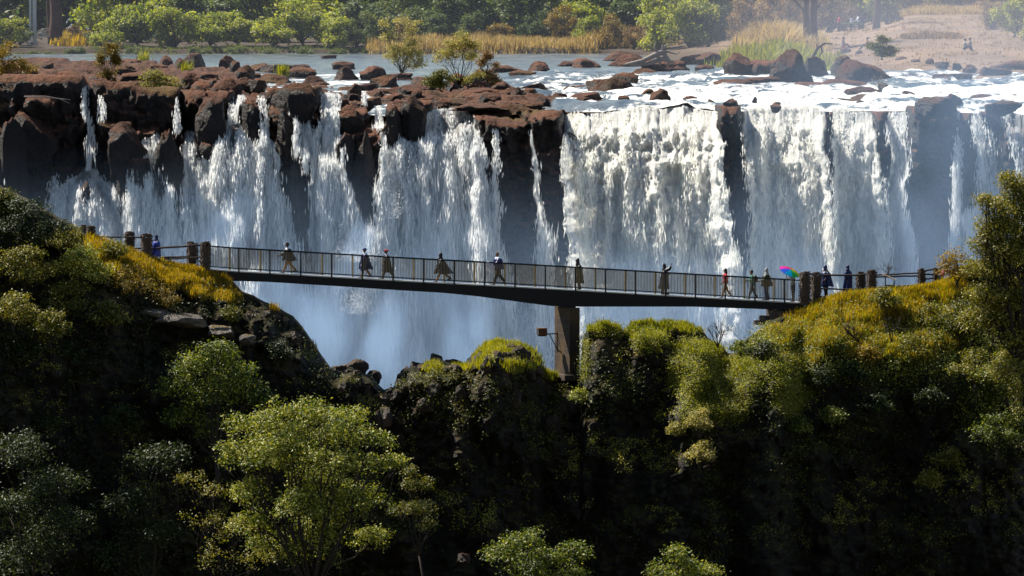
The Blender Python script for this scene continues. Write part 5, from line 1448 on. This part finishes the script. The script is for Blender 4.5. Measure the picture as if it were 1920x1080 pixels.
mb = MB(); mb.tube([[-1, 0, .4], [0, 0, .55], [1.2, 0, .5], [2.2, 0, .1]], [.09, .08, .06, .04], 6); mb.tube([[.4, 0, .5], [.9, 0, 1.1], [1.4, 0, 1.2]], [.05, .04, .03], 6); mb.tube([[.2, 0, .5], [-.1, 0, .1]], [.05, .03], 6); mb.tube([[1.3, 0, .5], [1.7, 0, .9], [2, 0, .6]], [.05, .04, .03], 6)
o = mb.build("dead_branch", M['barkpale'], None, True); o.location = tuple(G(117, 93, RZ + .1)); tag(o, "pale fallen branch lying at the water right of the curled roots", "driftwood")
# big driftwood on the rocks at upper right
b = G(1232, 122, RZ + .5); mb = MB()
for (p, r) in [([[-2.6, 0, .05], [-1.2, 0, .35], [0, 0, .9], [.6, 0, 1.1]], [.1, .17, .24, .2]), ([[-2.2, 0, .0], [-.8, .1, .1], [.5, 0, .5], [1.4, 0, .2]], [.1, .16, .2, .1]),
               ([[0, 0, .9], [-.2, 0, 1.5], [-.1, 0, 1.9]], [.15, .08, .04]), ([[.3, 0, 1.0], [.7, 0, 1.6], [1.2, 0, 1.7]], [.16, .08, .04]), ([[.3, 0, 1], [.9, 0, 1.1], [1.6, 0, .9], [1.9, 0, 1.1]], [.16, .1, .06, .03]),
               ([[.5, 0, 1.0], [.9, 0, .5], [1.0, 0, 0]], [.18, .14, .1]), ([[.4, 0, 1.1], [.45, 0, 1.7]], [.12, .04]), ([[.0, 0, .8], [.3, 0, .3], [.2, 0, 0]], [.16, .13, .1])]:
    mb.tube(p, r, 7)
o = mb.build("driftwood", M['barkpale'], None, True); o.location = tuple(b); tag(o, "large bleached uprooted stump with roots on the rocks at upper right of centre", "driftwood")
b = G(1535, 102, RZ + 1.4); mb = MB(); mb.tube([[-.5, 0, -.3], [-.1, 0, .5], [.5, 0, .9], [1.1, 0, .85]], [.15, .13, .1, .05], 6); mb.tube([[.2, 0, .7], [.3, 0, .2], [.0, 0, -.2]], [.08, .07, .05], 6); mb.tube([[-.1, 0, .5], [-.2, 0, .9]], [.07, .03], 6)
o = mb.build("driftwood", M['barkbrown'], None, True); o.location = tuple(b); tag(o, "bent dark branch stub on top of the crag beside the reeds", "driftwood")
mb = MB(); mb.tube([[-1.4, 0, .1], [0, 0, .1], [1, 0, -.05], [1.6, 0, -.35]], [.06, .06, .04, .02], 6); mb.tube([[1, 0, -.05], [1.7, 0, -.1]], [.03, .015], 5)
o = mb.build("dead_branch", M['barkpale'], None, True); o.location = tuple(P(85, 184, 591)); tag(o, "thin forked dead branch lying over the dark block at the far left of the falls", "branch")
twigs("bare_shrub", G(1652, 172, RZ + .3), 1.6, 1.2, 'barkpale', "small bleached dead shrub in the rapids below the big round rock", RNG, 6, 2, "shrub", .05)

# island bushes above the lip
def lipbush(px, pyb, w, h, leafm, label, z=None, per=1.1, leaf=.16, lpc=12, nb=6, name="bush", cat="bush", clump=.3):
    b = G(px, pyb, RZ + .3 if z is None else z)
    k = b[1] / F
    bl = [(b + np.array([RNG.uniform(-.42, .42) * w * k, RNG.uniform(-.5, .5), (RNG.uniform(.12, .85)) * h * k]), (w * k * .2, w * k * .2, h * k * .15)) for _ in range(nb + 7)]
    bl.append((b + np.array([0, 0, .85 * h * k]), (w * k * .2, w * k * .2, h * k * .15)))
    return tree(name, b, bl, leafm, label, cat, RNG, .06, per, 1.5, lpc, leaf, clump, trunkname="stem", inner=.3)
lipbush(748, 150, 90, 125, 'leaf_pale', "tall airy yellow-green bush standing on the lip island at the centre", per=.75, nb=12)
lipbush(862, 168, 80, 110, 'leaf_pale', "thin pale bush right of the tall airy bush on the lip island", per=.55, nb=8)
lipbush(915, 165, 40, 70, 'leaf_dry', "brownish twiggy bush at the right end of the lip island", per=.5, nb=5)
lipbush(830, 172, 60, 40, 'leaf_b', "low green brush at the foot of the pale bush on the lip island", per=1.0, nb=5)
lipbush(290, 178, 80, 46, 'leaf_pale', "yellow-green cushion bush on the edge of the left rock shelf", z=SH, per=2.2, nb=7)
lipbush(12, 185, 100, 110, 'leaf_gold', "tall russet-gold bush at the left edge of the rock shelf", z=SH, per=1.0, nb=9)
lipbush(200, 160, 44, 80, 'leaf_gold', "spindly yellow sapling leaning on the left rock shelf", z=SH, per=.45, nb=5)
lipbush(1655, 112, 60, 45, 'leaf_b', "green bush on top of the big round rock at upper right", z=RZ + 1.6, per=1.4, nb=5)
for (x, y, w, h, lab) in ((350, 140, 24, 26, "dry tussock on the left shelf under the far river"), (270, 118, 22, 22, "small dry tussock at the water's edge behind the left shelf"), (530, 140, 18, 20, "little green tussock beside the shallows")):
    b = G(x, y, RZ + .5); base = np.repeat(b[None], 160, 0) + RNG.normal(0, .25, (160, 3)) * [1, 1, .1]
    o = blades("grass_tussock", base, h * b[1] / F * 1.1, 'grass_g', lab, RNG, .05, .5, "tussock"); del o["kind"]

# ================================================================== PEOPLE
def cloth(name, col, rough=0.75): return simple(name, col, rough, 0.25, 5)
CL = {'navy': cloth('navy_plastic', (.008, .018, .09), .4), 'blue': cloth('blue_plastic', (.03, .05, .30), .4), 'black': cloth('black_plastic', (.008, .008, .016), .4), 'khaki': cloth('khaki_cloth', (.20, .12, .06)),
      'dark': cloth('dark_cloth', (.012, .012, .016)), 'white': cloth('white_cloth', (.62, .66, .85)), 'red': cloth('red_cloth', (.45, .02, .03)), 'jeans': cloth('denim', (.02, .035, .09)),
      'olive': cloth('olive_plastic', (.028, .03, .018), .5), 'grey': cloth('grey_cloth', (.30, .31, .30)), 'maroon': cloth('maroon_cloth', (.16, .015, .02)), 'pink': cloth('pink_cloth', (.5, .06, .12)), 'teal': cloth('green_cloth', (.05, .16, .12)), 'shoe': cloth('shoe_leather', (.015, .012, .012))}

def remesh(name, mb, vox, mat):
    me = mb.data(name + "_src", None)
    o = bpy.data.objects.new("tmp", me); COL.objects.link(o)
    md = o.modifiers.new("r", 'REMESH'); md.mode = 'VOXEL'; md.voxel_size = vox; md.use_smooth_shade = True
    sm_ = o.modifiers.new("s", 'SMOOTH'); sm_.iterations = 2; sm_.factor = .4
    dg = bpy.context.evaluated_depsgraph_get(); dg.update()
    out = bpy.data.meshes.new_from_object(o.evaluated_get(dg))
    out.name = name; out.materials.clear(); out.materials.append(mat)
    bpy.data.objects.remove(o); bpy.data.meshes.remove(me)
    return out

def person(loc, face, label, group=None, h=1.72, stride=0.0, arms=((-.1, .2), (.1, .2)), lean=0.0, garment=None, gcol='black', top='dark', legs='dark', head='hair', hatcol='dark', build=1.0, sit=False, hem=.45, flare=.3, bag=None, kneel=False, raise_hand=False, backpack=None, headdown=0.0, look=0.0):
    """+X is forward before turning by face; arms: (swing, elbow bend) for left, right"""
    root = empty("person", tuple(loc), face, label, "person", group)
    k = h / 1.72
    hipz = .90 * k if not sit else .16 * k
    def leg(side, ang):
        hp = np.array([0, side * .095 * build, hipz])
        if sit:
            kn = hp + np.array([.40, side * .04, .22]) * k; an = kn + np.array([.28, 0, -.34]) * k
            return hp, kn, an
        kb = max(0, -ang) * .8 + .05
        kn = hp + .43 * k * np.array([math.sin(ang), 0, -math.cos(ang)])
        an = kn + .42 * k * np.array([math.sin(ang - kb), 0, -math.cos(ang - kb)])
        return hp, kn, an
    L = leg(1, stride); R = leg(-1, -stride)
    low = min(L[2][2], R[2][2]) - .07 * k
    dz = -low
    sh = np.array([math.sin(lean), 0, math.cos(lean)])
    J = lambda a: a + np.array([0, 0, dz])
    L = [J(a) for a in L]; R = [J(a) for a in R]
    pel = np.array([0, 0, hipz + dz]); chest = pel + sh * .36 * k; neck = pel + sh * .55 * k
    hd = neck + np.array([math.sin(lean + headdown) * .17, 0, math.cos(lean + headdown) * .17]) * k
    A = []
    for side, (sw, eb) in ((1, arms[0]), (-1, arms[1])):
        s0 = pel + sh * .50 * k + np.array([0, side * .185 * build, 0])
        el = s0 + .29 * k * np.array([math.sin(sw), side * .12, -math.cos(sw)])
        wr = el + .25 * k * np.array([math.sin(sw + eb), -side * .05, -math.cos(sw + eb)])
        A.append((side, s0, el, wr))
    body = MB()
    for hp, kn, an in (L, R):
        body.tube([hp, (hp + kn) / 2, kn, kn * .6 + an * .4, an], np.array([.085, .075, .055, .056, .036]) * k * build, 10)
        body.tube([an + [-.04 * k, 0, -.02], an + [.06 * k, 0, -.045 * k], an + [.17 * k, 0, -.055 * k]], np.array([.036, .034, .02]) * k, 8)
    body.tube([pel + [0, 0, -.03], pel + sh * .12 * k, pel + sh * .25 * k, chest, pel + sh * .47 * k], np.array([.12, .125, .12, .135, .11]) * k * build, 14)
    body.tube([A[0][1], pel + sh * .50 * k, A[1][1]], np.array([.055, .085, .055]) * k * build, 10)
    body.tube([neck - sh * .06, hd - sh * .08 * k], np.array([.058, .05]) * k, 10)
    body.ball(hd + [0, 0, .03 * k], np.array([.095, .076, .118]) * k, 16, 12)
    body.ball(hd + np.array([.085, 0, .0]) * k, np.array([.022, .013, .022]) * k, 8, 6)        # nose
    body.ball(hd + np.array([.03, 0, -.065]) * k, np.array([.05, .05, .04]) * k, 10, 8)         # jaw
    for side in (1, -1): body.ball(hd + np.array([0, side * .078, .01]) * k, np.array([.02, .01, .03]) * k, 6, 6)
    for side, s0, el, wr in A:
        body.tube([s0, (s0 + el) / 2, el, wr], np.array([.05, .045, .037, .026]) * k * build, 10)
        d = unit(wr - el); n = unit(np.cross(d, [0, 1.0, 0])); 
        pc = wr + d * .05 * k
        y = np.array([0, 1.0, 0])
        body.tube([wr, pc, wr + d * .085 * k], np.array([.024, .032, .03]) * k, 8)
        for i, (oy, ln) in enumerate(((-.027, .06), (-.009, .075), (.009, .07), (.027, .055))):
            a = wr + (d * .085 + n * oy) * k
            body.tube([a, a + d * ln * .5 * k + y * (-side) * .006, a + d * ln * k - y * side * .02 * k], np.array([.0105, .010, .008]) * k, 6)
        body.tube([pc + n * (.02) * k, pc + (n * .05 + d * .02) * k, pc + (n * .055 + d * .05) * k], np.array([.012, .011, .009]) * k, 6)
    mobj("body", remesh("body", body, .011, M['skin']), root)
    for side in (1, -1):
        mb = MB(); mb.ball(hd + np.array([.083, side * .032, .03]) * k, .012 * k, 8, 6); mb.build("eye", CL['dark'], root, True)
    mb = MB(); mb.ball(hd + np.array([.078, 0, -.045]) * k, np.array([.012, .026, .006]) * k, 8, 6); mb.build("mouth", CL['maroon'], root, True)
    # trousers
    mb = MB()
    for hp, kn, an in (L, R):
        mb.tube([hp + [0, 0, .02], (hp + kn) / 2, kn, kn * .4 + an * .6, an + [0, 0, .04]], np.array([.112, .098, .078, .072, .064]) * k * build, 12)
    mb.tube([pel + [0, 0, -.08], pel + [0, 0, .02], pel + [0, 0, .1]], np.array([.13, .145, .14]) * k * build, 14)
    mobj("trousers", remesh("trousers", mb, .02, CL[legs]), root)
    for hp, kn, an in (L, R):
        mb = MB(); mb.tube([an + [-.06 * k, 0, -.035], an + [.05 * k, 0, -.04 * k], an + [.16 * k, 0, -.05 * k], an + [.20 * k, 0, -.055 * k]], np.array([.04, .046, .04, .022]) * k, 10)
        mb.build("shoe", CL['shoe'], root, True)
    # top
    mb = MB()
    mb.tube([pel + [0, 0, .0], pel + sh * .12 * k, pel + sh * .25 * k, chest, pel + sh * .49 * k], np.array([.15, .15, .145, .158, .12]) * k * build, 16)
    mb.tube([A[0][1], pel + sh * .505 * k, A[1][1]], np.array([.075, .1, .075]) * k * build, 12)
    for side, s0, el, wr in A: mb.tube([s0, (s0 + el) / 2, el, el * .15 + wr * .85], np.array([.07, .062, .054, .044]) * k, 10)
    mobj("jacket" if garment is None else "shirt", remesh("top", mb, .02, CL[top]), root)
    if garment:
        # a cape or coat hung from the shoulders: rings down to the hem
        n = 40; rings = []
        zs = pel[2] + sh[2] * .55 * k; ze = hem * k
        prng = np.random.default_rng(int(abs(loc[0]) * 100) % 9999)
        ph = prng.uniform(0, 6)
        for j, t_ in enumerate(np.linspace(0, 1, 16)):
            z = zs + (ze - zs) * t_
            cx = math.sin(lean) * .55 * (1 - t_) * k - .03 * t_
            a = np.linspace(0, 2 * np.pi, n, endpoint=False)
            sh_ = min(1, (t_ / .14) ** .6) if t_ > 0 else .25
            rx = (.10 + .08 * sh_ + flare * .42 * t_) * k * build
            ry = (.10 + .155 * sh_ + flare * .30 * t_ - .03 * (t_ > .3)) * k * build
            fold = 1 + (.03 + .10 * t_) * np.sin(a * 6 + ph + 2 * t_) + .05 * t_ * np.sin(a * 11 + ph * 2)
            swing = .10 * stride * t_
            zz = z + .03 * np.sin(a * 3 + ph) * t_
            rings.append(np.stack([cx + rx * fold * np.cos(a) - abs(swing), ry * fold * np.sin(a), zz], -1))
        V = np.concatenate(rings); q = []
        for j in range(15):
            for i in range(n): q.append([j * n + i, j * n + (i + 1) % n, (j + 1) * n + (i + 1) % n, (j + 1) * n + i])
        # inner skin gives the cloth thickness
        Vi = V.copy(); cxy = Vi[:, :2].mean(0); Vi[:, :2] = cxy + (Vi[:, :2] - cxy) * .955
        off_ = len(V); qi = [[b + off_ for b in f_[::-1]] for f_ in q]
        rim = [[15 * n + i, 15 * n + (i + 1) % n, off_ + 15 * n + (i + 1) % n, off_ + 15 * n + i] for i in range(n)]
        mb = MB(); mb.add(np.concatenate([V, Vi]), q=q + qi + rim)
        mb.build(garment, CL[gcol], root, True)
        for side, s0, el, wr in A:
            mb = MB(); mb.tube([s0, (s0 + el) / 2, el, el * .25 + wr * .75], np.array([.085, .1, .1, .085]) * k, 12); mb.build("sleeve", CL[gcol], root, True)
    # headwear
    mb = MB(); c0 = hd + [0, 0, .03 * k]
    if head == 'hair':
        mb.ball(c0 + np.array([-.018, 0, .022]) * k, np.array([.098, .086, .112]) * k, 16, 10); mb.build("hair", M['hair'], root, True)
    elif head == 'long':
        mb.ball(c0 + np.array([-.018, 0, .022]) * k, np.array([.1, .09, .112]) * k, 16, 10); mb.tube([c0 + [-.04, 0, 0], c0 + [-.07, 0, -.15], c0 + [-.07, 0, -.28]], np.array([.085, .08, .04]) * k, 10); mb.build("hair", M['hair'], root, True)
    elif head == 'hood':
        mb.ball(c0 + np.array([-.02, 0, .03]) * k, np.array([.115, .108, .145]) * k, 16, 12); mb.ball(c0 + np.array([-.05, 0, .12]) * k, np.array([.06, .05, .07]) * k, 10, 8); mb.tube([c0 + [-.02, 0, -.05], c0 + [-.03, 0, -.2]], np.array([.1, .15]) * k, 14)
        mb.build("hood", CL[hatcol], root, True)
    elif head in ('cap', 'hat'):
        mb.ball(c0 + np.array([-.008, 0, .04]) * k, np.array([.106, .092, .098]) * k, 16, 10)
        if head == 'hat': mb.tube([c0 + [0, 0, .045], c0 + [0, 0, .055]], [.19 * k, .17 * k], 18)
        mb.build("hat", CL[hatcol], root, True)
        if head == 'cap':
            mb = MB(); mb.box(c0 + np.array([.13, 0, .045]) * k, (.12 * k, .13 * k, .022)); mb.build("peak", CL['white'], root)
        mb = MB(); mb.ball(c0 + np.array([-.03, 0, -.01]) * k, np.array([.085, .084, .09]) * k, 12, 8); mb.build("hair", M['hair'], root, True)
    if backpack:
        mb = MB(); mb.ball(pel + sh * .34 * k + [-.2, 0, 0], (.13, .16, .22), 12, 8); mb.box(pel + sh * .25 * k + [-.31, 0, 0], (.06, .2, .2)); o = mb.build("backpack", CL[backpack], None, True)
        o.location = root.location; o.rotation_euler = root.rotation_euler; tag(o, "olive pack on the back of the slim person in the green and brown top", "bag")
    return root, A, hd, J

def on_deck(px, across=.8):
    s = s_of(px) if px < 1500 else s_of(px)
    # the person's own column: correct for the sideways shift of standing across the deck
    s = s + across * math.tan(TH) * .98
    p = bpt(s, across, float(deckz(s)) + .005)[0]
    return p
WL = math.pi + TH; WR = TH
BP = "people walking on the footbridge"
def held(name, mb, mat, root, label, cat):
    o = mb.build(name, mat); o.location = root.location; o.rotation_euler = root.rotation_euler
    return tag(o, label, cat)
person(on_deck(540), WL, "person in black poncho and white peaked cap, leftmost on the bridge", BP, 1.74, .42, ((-.5, .5), (.5, .7)), .08, 'poncho', 'black', 'white', 'khaki', 'cap', 'dark', 1.0, hem=.72, flare=.5)
r, A, hd, J = person(on_deck(684, .5), WL, "person in dark blue poncho and hat with bag, second from bridge's left", BP, 1.66, .32, ((.3, .2), (-.2, .2)), .03, 'poncho', 'navy', 'white', 'khaki', 'hat', 'navy', 1.0, hem=.5, flare=.5)
mb = MB(); w = A[0][3]; mb.ball(w + [.02, 0, -.28], (.15, .06, .2), 12, 8); mb.tube([w + [-.06, 0, -.15], w + [0, 0, -.02], w + [.08, 0, -.15]], .012, 5)
held("shoulder_bag", mb, CL['blue'], r, "blue bag hanging from the hand of the second walker from the left", "bag")
person(on_deck(725, .9), WL, "person with a red hat and long black coat just behind the blue poncho walker", BP, 1.68, .4, ((.35, .3), (-.3, .3)), .06, 'coat', 'black', 'white', 'dark', 'hat', 'maroon', .95, hem=.38, flare=.3)
person(on_deck(829), WL, "person in a wide flapping black poncho bending forward in a long stride", BP, 1.66, .52, ((.5, .3), (-.4, .3)), .16, 'poncho', 'black', 'dark', 'khaki', 'hood', 'black', 1.0, hem=.5, flare=.85)
r, A, hd, J = person(on_deck(934), WL, "large bald person in pale blue shirt and dark cape, white cape over the arm", BP, 1.86, .36, ((.5, 1.0), (-.1, .2)), .05, 'cape', 'navy', 'white', 'dark', 'none', 'dark', 1.2, hem=.85, flare=.1)
mb = MB(); w = A[0][3]; mb.ball(w + [.1, 0, -.12], (.26, .1, .24), 14, 9); mb.ball(w + [.25, 0, .02], (.16, .09, .14), 12, 8); mb.ball(w + [.05, 0, -.32], (.14, .08, .16), 12, 8)
held("plastic_cape", mb, CL['white'], r, "pale blue plastic cape bundled over the arm of the large bald person", "cape")
person(on_deck(1086), WL, "person in a long dark olive hooded raincoat standing above the pier", BP, 1.68, .08, ((.1, .3), (.0, .3)), .06, 'raincoat', 'olive', 'dark', 'dark', 'hood', 'black', .95, hem=.38, flare=.25, headdown=.35)
person(on_deck(1247), TH - .4, "person in long black coat with raised arm, alone right of the pier", BP, 1.66, .12, ((.2, 1.7), (1.9, .8)), .0, 'coat', 'black', 'dark', 'dark', 'hood', 'dark', 1.1, hem=.35, flare=.2)
person(on_deck(1361), WL, "person in a red shirt with a dark jacket round the waist and khaki trousers", BP, 1.66, .34, ((.3, .4), (-.3, .4)), .02, None, 'dark', 'red', 'khaki', 'long', 'dark', .95)
person(on_deck(1411), WL, "slim person in a green and brown top and dark trousers stepping left", BP, 1.66, .3, ((.4, 1.2), (-.7, .8)), .05, None, 'dark', 'teal', 'dark', 'hair', 'dark', .9, backpack='olive')
person(on_deck(1438), WL - .5, "person with a pale grey hood, dark poncho and jeans near the right end", BP, 1.74, .06, ((.2, 1.2), (.1, .5)), .02, 'poncho', 'olive', 'grey', 'jeans', 'hood', 'grey', 1.15, hem=.8, flare=.2)
r, A, hd, J = person(on_deck(1488), WL, "person in a grey top and black trousers holding up a phone under the rainbow umbrella", BP, 1.72, .03, ((1.5, 1.3), (1.1, 1.7)), .0, None, 'dark', 'grey', 'dark', 'long', 'dark', .95)
# umbrella
def umbrella(root, A):
    wr = A[1][3]
    um = empty("umbrella", root.location, root.rotation_euler[2], "open rainbow coloured umbrella held over the person with the phone", "umbrella")
    c0 = np.array([.22, -.02, 1.72]); tilt = np.array(Matrix.Rotation(math.radians(-14), 3, 'Y')) @ np.array(Matrix.Rotation(math.radians(-27), 3, 'X'))
    cols = [(.03, .12, .85), (.0, .5, .95), (.02, .55, .15), (.45, .8, .02), (.95, .35, .01), (.95, .12, .02), (.9, .01, .25), (.95, .03, .45)]
    R0, H = .64, .17; n = 8
    for k in range(n):
        t_ = NT('umbrella_panel_%d' % k)
        b = t_.pbr(cols[k], .5); tr = t_.n("ShaderNodeBsdfTranslucent"); tr.inputs[0].default_value = (*cols[k], 1)
        mx = t_.n("ShaderNodeMixShader"); mx.inputs[0].default_value = .6; t_.l(b.outputs[0], mx.inputs[1]); t_.l(tr.outputs[0], mx.inputs[2])
        m = t_.end(mx.outputs[0])
        v = []; nr, na = 7, 5
        for i in range(nr):
            f_ = i / (nr - 1)
            for j in range(na):
                a = (k + j / (na - 1)) * 2 * math.pi / n
                sag = 1 - .06 * math.sin(math.pi * j / (na - 1)) * f_
                v.append([R0 * f_ * sag * math.cos(a), R0 * f_ * sag * math.sin(a), H * (1 - f_ ** 2)])
        mb = MB(); mb.add(np.array(v) @ tilt.T + c0, q=grid_faces(nr, na)); mb.build("canopy_panel", m, um, True)
    mb = MB()
    top = np.array([0, 0, H + .06]) @ tilt.T + c0
    mb.tube([top, np.array([0, 0, 0]) @ tilt.T + c0, wr], .011, 6); mb.build("shaft", M['steel'], um)
    mb = MB()
    for k in range(n):
        a = k * 2 * math.pi / n
        mb.tube([np.array([0, 0, H - .01]) @ tilt.T + c0, np.array([R0 * .97 * math.cos(a), R0 * .97 * math.sin(a), .01]) @ tilt.T + c0], .005, 4)
    mb.build("ribs", M['steel'], um)
umbrella(r, A)
mb = MB(); w = A[0][3]; mb.box(w + np.array([.05, 0, .1]), (.02, .08, .15)); mb.box(w + np.array([.062, 0, .1]), (.006, .07, .13))
held("phone", mb, CL['dark'], r, "dark phone held up by the person under the umbrella", "phone")
PP = "people on the paths beside the bridge"
def path_pt(px, feet, dY): return P(px, feet, LY(px) + dY)
person(path_pt(293, 497, 1.0), WR, "person in a blue hooded poncho on the left path beside a stone pillar", PP, 1.6, .1, ((.1, .2), (.1, .2)), .05, 'poncho', 'blue', 'dark', 'dark', 'hood', 'navy', 1.1, hem=.5, flare=.25)
person(path_pt(1548, 557, 1.1), WL + .3, "big person in a wide navy hooded poncho right of the bridge end pillars", PP, 1.74, .15, ((.2, .8), (.1, .6)), .05, 'poncho', 'navy', 'dark', 'dark', 'hood', 'navy', 1.35, hem=.62, flare=.25)
person(path_pt(1590, 553, 1.2), TH - 1.2, "slim person in a long navy hooded poncho on the right path", PP, 1.62, .05, ((.1, .3), (.1, .3)), .0, 'poncho', 'navy', 'dark', 'dark', 'hood', 'navy', .9, hem=.2, flare=.45)
person(path_pt(1764, 546, 1.0), WR, "person in a pink-red top leaning on the railing by the russet bush", PP, 1.6, .05, ((.9, .6), (.9, .6)), .7, None, 'dark', 'pink', 'dark', 'hair', 'dark', 1.0)

# people and table in the clearing
CP = "visitors resting in the clearing on the far bank"
tp = bankpy(1602, 60)
root = empty("picnic_table", tuple(tp), .15, "dark picnic table with people around it in the far clearing", "table")
mb = MB(); mb.box((0, 0, .74), (2.6, 1.0, .07)); mb.build("table_top", CL['teal'], root)
for sx in (-1, 1):
    mb = MB(); mb.box((sx * .95, 0, .36), (.1, .8, .72)); mb.build("leg", M['pole'], root)
    mb = MB(); mb.box((0, sx * .85, .45), (2.6, .3, .06)); mb.box((-.9, sx * .85, .21), (.08, .25, .42)); mb.box((.9, sx * .85, .21), (.08, .25, .42)); mb.build("seat", M['pole'], root)
for (px, py, f_, lab, tc, hh, dx) in [(1581, 60, .2, "person in pink seated at the left end of the picnic table", 'pink', 1.7, 0), (1592, 59, -.6, "person in a pale top second from the left at the picnic table", 'white', 1.6, 0),
                                 (1603, 56, -1.6, "person in dark clothes behind the middle of the picnic table", 'navy', 1.75, 0), (1617, 56, 3.4, "person in a white top at the right end of the picnic table", 'white', 1.75, 0)]:
    b = bankpy(px, py); b[0] = (px - 960) / F * b[1]; b[1] = tp[1] + (1.0 if py < 58 else -.9)
    b[2] = tp[2]
    person(b, f_, lab, CP, hh * .95, .05, ((.6, .8), (.5, .8)), .1, None, 'dark', tc, 'dark', 'hair', 'dark', 1.0)
for (px, py, f_, lab, tc, lc) in [(1580, 92, 0.1, "person in pink sitting on the ground in the clearing, left of the seated pair", 'grey', 'pink'), (1628, 92, 3.3, "person in maroon sitting on the ground right of the person in pink", 'maroon', 'dark'),
                                  (1808, 94, .3, "person in grey sitting on the rocks near the right edge, left of two", 'grey', 'dark'), (1820, 94, 2.9, "person sitting on the rocks near the right edge, right of two", 'grey', 'maroon')]:
    b = bankpy(px, py); b[0] = (px - 960) / F * b[1]
    person(b, f_, lab, CP, 1.7, 0, ((.5, .6), (.4, .6)), .12, None, 'dark', tc, lc, 'hair', 'dark', 1.0, sit=True)

# ================================================================== SPRAY AND MIST
def droplets(px, py, w, h, n, label, Y=586, size=.05, rise=1.0):
    c0 = P(px, py, Y); k = Y / F
    rr = RNG.normal(0, 1, (n, 3)) * RNG.uniform(.2, 1, (n, 1)); rr[:, 2] = np.abs(rr[:, 2]) * 1.2 - .5; kk = fbm(rr * 1.8 + px, 3, 71) > RNG.uniform(-.35, .25, n); rr = rr[kk]; n = len(rr)
    pts = rr * np.array([w * k * .5, 1.2, h * k * .5]) + c0
    v, f = leaves(pts, np.tile([0, -.3, .8], (n, 1)), size, RNG, .8, .6)
    t_ = M.get('drop')
    if t_ is None:
        q = NT('water_drops'); b = q.pbr((.9, .92, .93), .3); tr = q.n("ShaderNodeBsdfTranslucent"); tr.inputs[0].default_value = (.95, .96, .95, 1)
        mx = q.n("ShaderNodeMixShader"); mx.inputs[0].default_value = .5; q.l(b.outputs[0], mx.inputs[1]); q.l(tr.outputs[0], mx.inputs[2]); M['drop'] = q.end(mx.outputs[0])
    return tag(mobj("spray", meshdata("spray", v, f, M['drop'])), label, "spray", kind="stuff")
droplets(672, 478, 60, 50, 5000, "bright burst of spray rising behind the blue poncho walker")
droplets(668, 560, 80, 110, 4000, "spray falling below the burst under the bridge")
droplets(745, 380, 40, 120, 1500, "glittering drops in the middle fall", Y=588)

def mist():
    x0, x1, y0, y1, z0, z1 = -75, 75, 512, 590, -58, RZ + 7
    mb = MB(); mb.box(((x0 + x1) / 2, (y0 + y1) / 2, (z0 + z1) / 2), (x1 - x0, y1 - y0, z1 - z0))
    t = NT('spray_mist')
    g = t.n("ShaderNodeNewGeometry"); pos = g.outputs["Position"]
    sx = t.n("ShaderNodeSeparateXYZ"); t.l(pos, sx.inputs[0])
    n = t.noise(0.16, 3, .6, vec=pos, sc=(1, .5, .8))
    low = t.range(sx.outputs[2], RZ - 1.0, RZ - 17, 0.0, 1.0)
    right = t.range(sx.outputs[0], 8, 34, 0.0, 1.0)
    top = t.range(sx.outputs[2], RZ + 7, RZ + 2, 0.0, 1.0)
    d = t.math('ADD', t.math('MULTIPLY', low, 0.0048), t.math('MULTIPLY', t.math('MULTIPLY', right, top), 0.0042))
    d = t.math('MULTIPLY', d, t.range(n, .40, .62, .1, 2.1))
    nf = t.range(t.noise(0.42, 4, .62, vec=pos, sc=(1, .35, .7)), .42, .62, 0.0, 1.9)
    for (a_, b_, rx, ry, k_) in [(600, 610, 80, 100, .016), (722, 650, 48, 80, .018), (880, 640, 60, 110, .014), (500, 570, 70, 70, .014), (668, 470, 34, 34, .02), (1230, 570, 220, 90, .008), (430, 430, 60, 60, .006)]:
        c_ = P(a_, b_, 552); kx = F / 552 / rx; kz = F / 552 / ry
        dx_ = t.math('MULTIPLY', t.math('SUBTRACT', sx.outputs[0], float(c_[0])), kx); dz_ = t.math('MULTIPLY', t.math('SUBTRACT', sx.outputs[2], float(c_[2])), kz)
        rr_ = t.math('ADD', t.math('MULTIPLY', dx_, dx_), t.math('MULTIPLY', dz_, dz_))
        d = t.math('ADD', d, t.math('MULTIPLY', t.math('MULTIPLY', t.range(rr_, 1.0, 0.0, 0.0, 1.0), nf), k_))
    pv = t.n("ShaderNodeVolumePrincipled")
    pv.inputs["Color"].default_value = (0.44, 0.63, 0.92, 1)
    pv.inputs["Anisotropy"].default_value = 0.0
    t.l(d, pv.inputs["Density"])
    t.l(pv.outputs[0], t.out.inputs["Volume"])
    o = mb.build("mist", t.m); o["kind"] = "stuff"; tag(o, "blue-white mist of spray hanging in the chasm behind the bridge", "mist")
mist()
def haze_right():
    x0, x1, y0, y1, z0, z1 = -75, 75, 640, 800, RZ - .9, RZ + 9
    mb = MB(); mb.box(((x0 + x1) / 2, (y0 + y1) / 2, (z0 + z1) / 2), (x1 - x0, y1 - y0, z1 - z0))
    t = NT('drifting_spray'); g = t.n("ShaderNodeNewGeometry"); sx = t.n("ShaderNodeSeparateXYZ"); t.l(g.outputs["Position"], sx.inputs[0])
    d = t.math('ADD', t.math('MULTIPLY', t.range(sx.outputs[0], 8, 30), .0021), .0003)
    d = t.math('MULTIPLY', d, t.range(sx.outputs[2], RZ + 9, RZ + 5))
    pv = t.n("ShaderNodeVolumePrincipled"); pv.inputs["Color"].default_value = (.66, .74, .95, 1); t.l(d, pv.inputs["Density"]); t.l(pv.outputs[0], t.out.inputs["Volume"])
    o = mb.build("mist", t.m); tag(o, "thin violet haze of spray drifting over the right bank and rapids", "mist", kind="stuff")
haze_right()
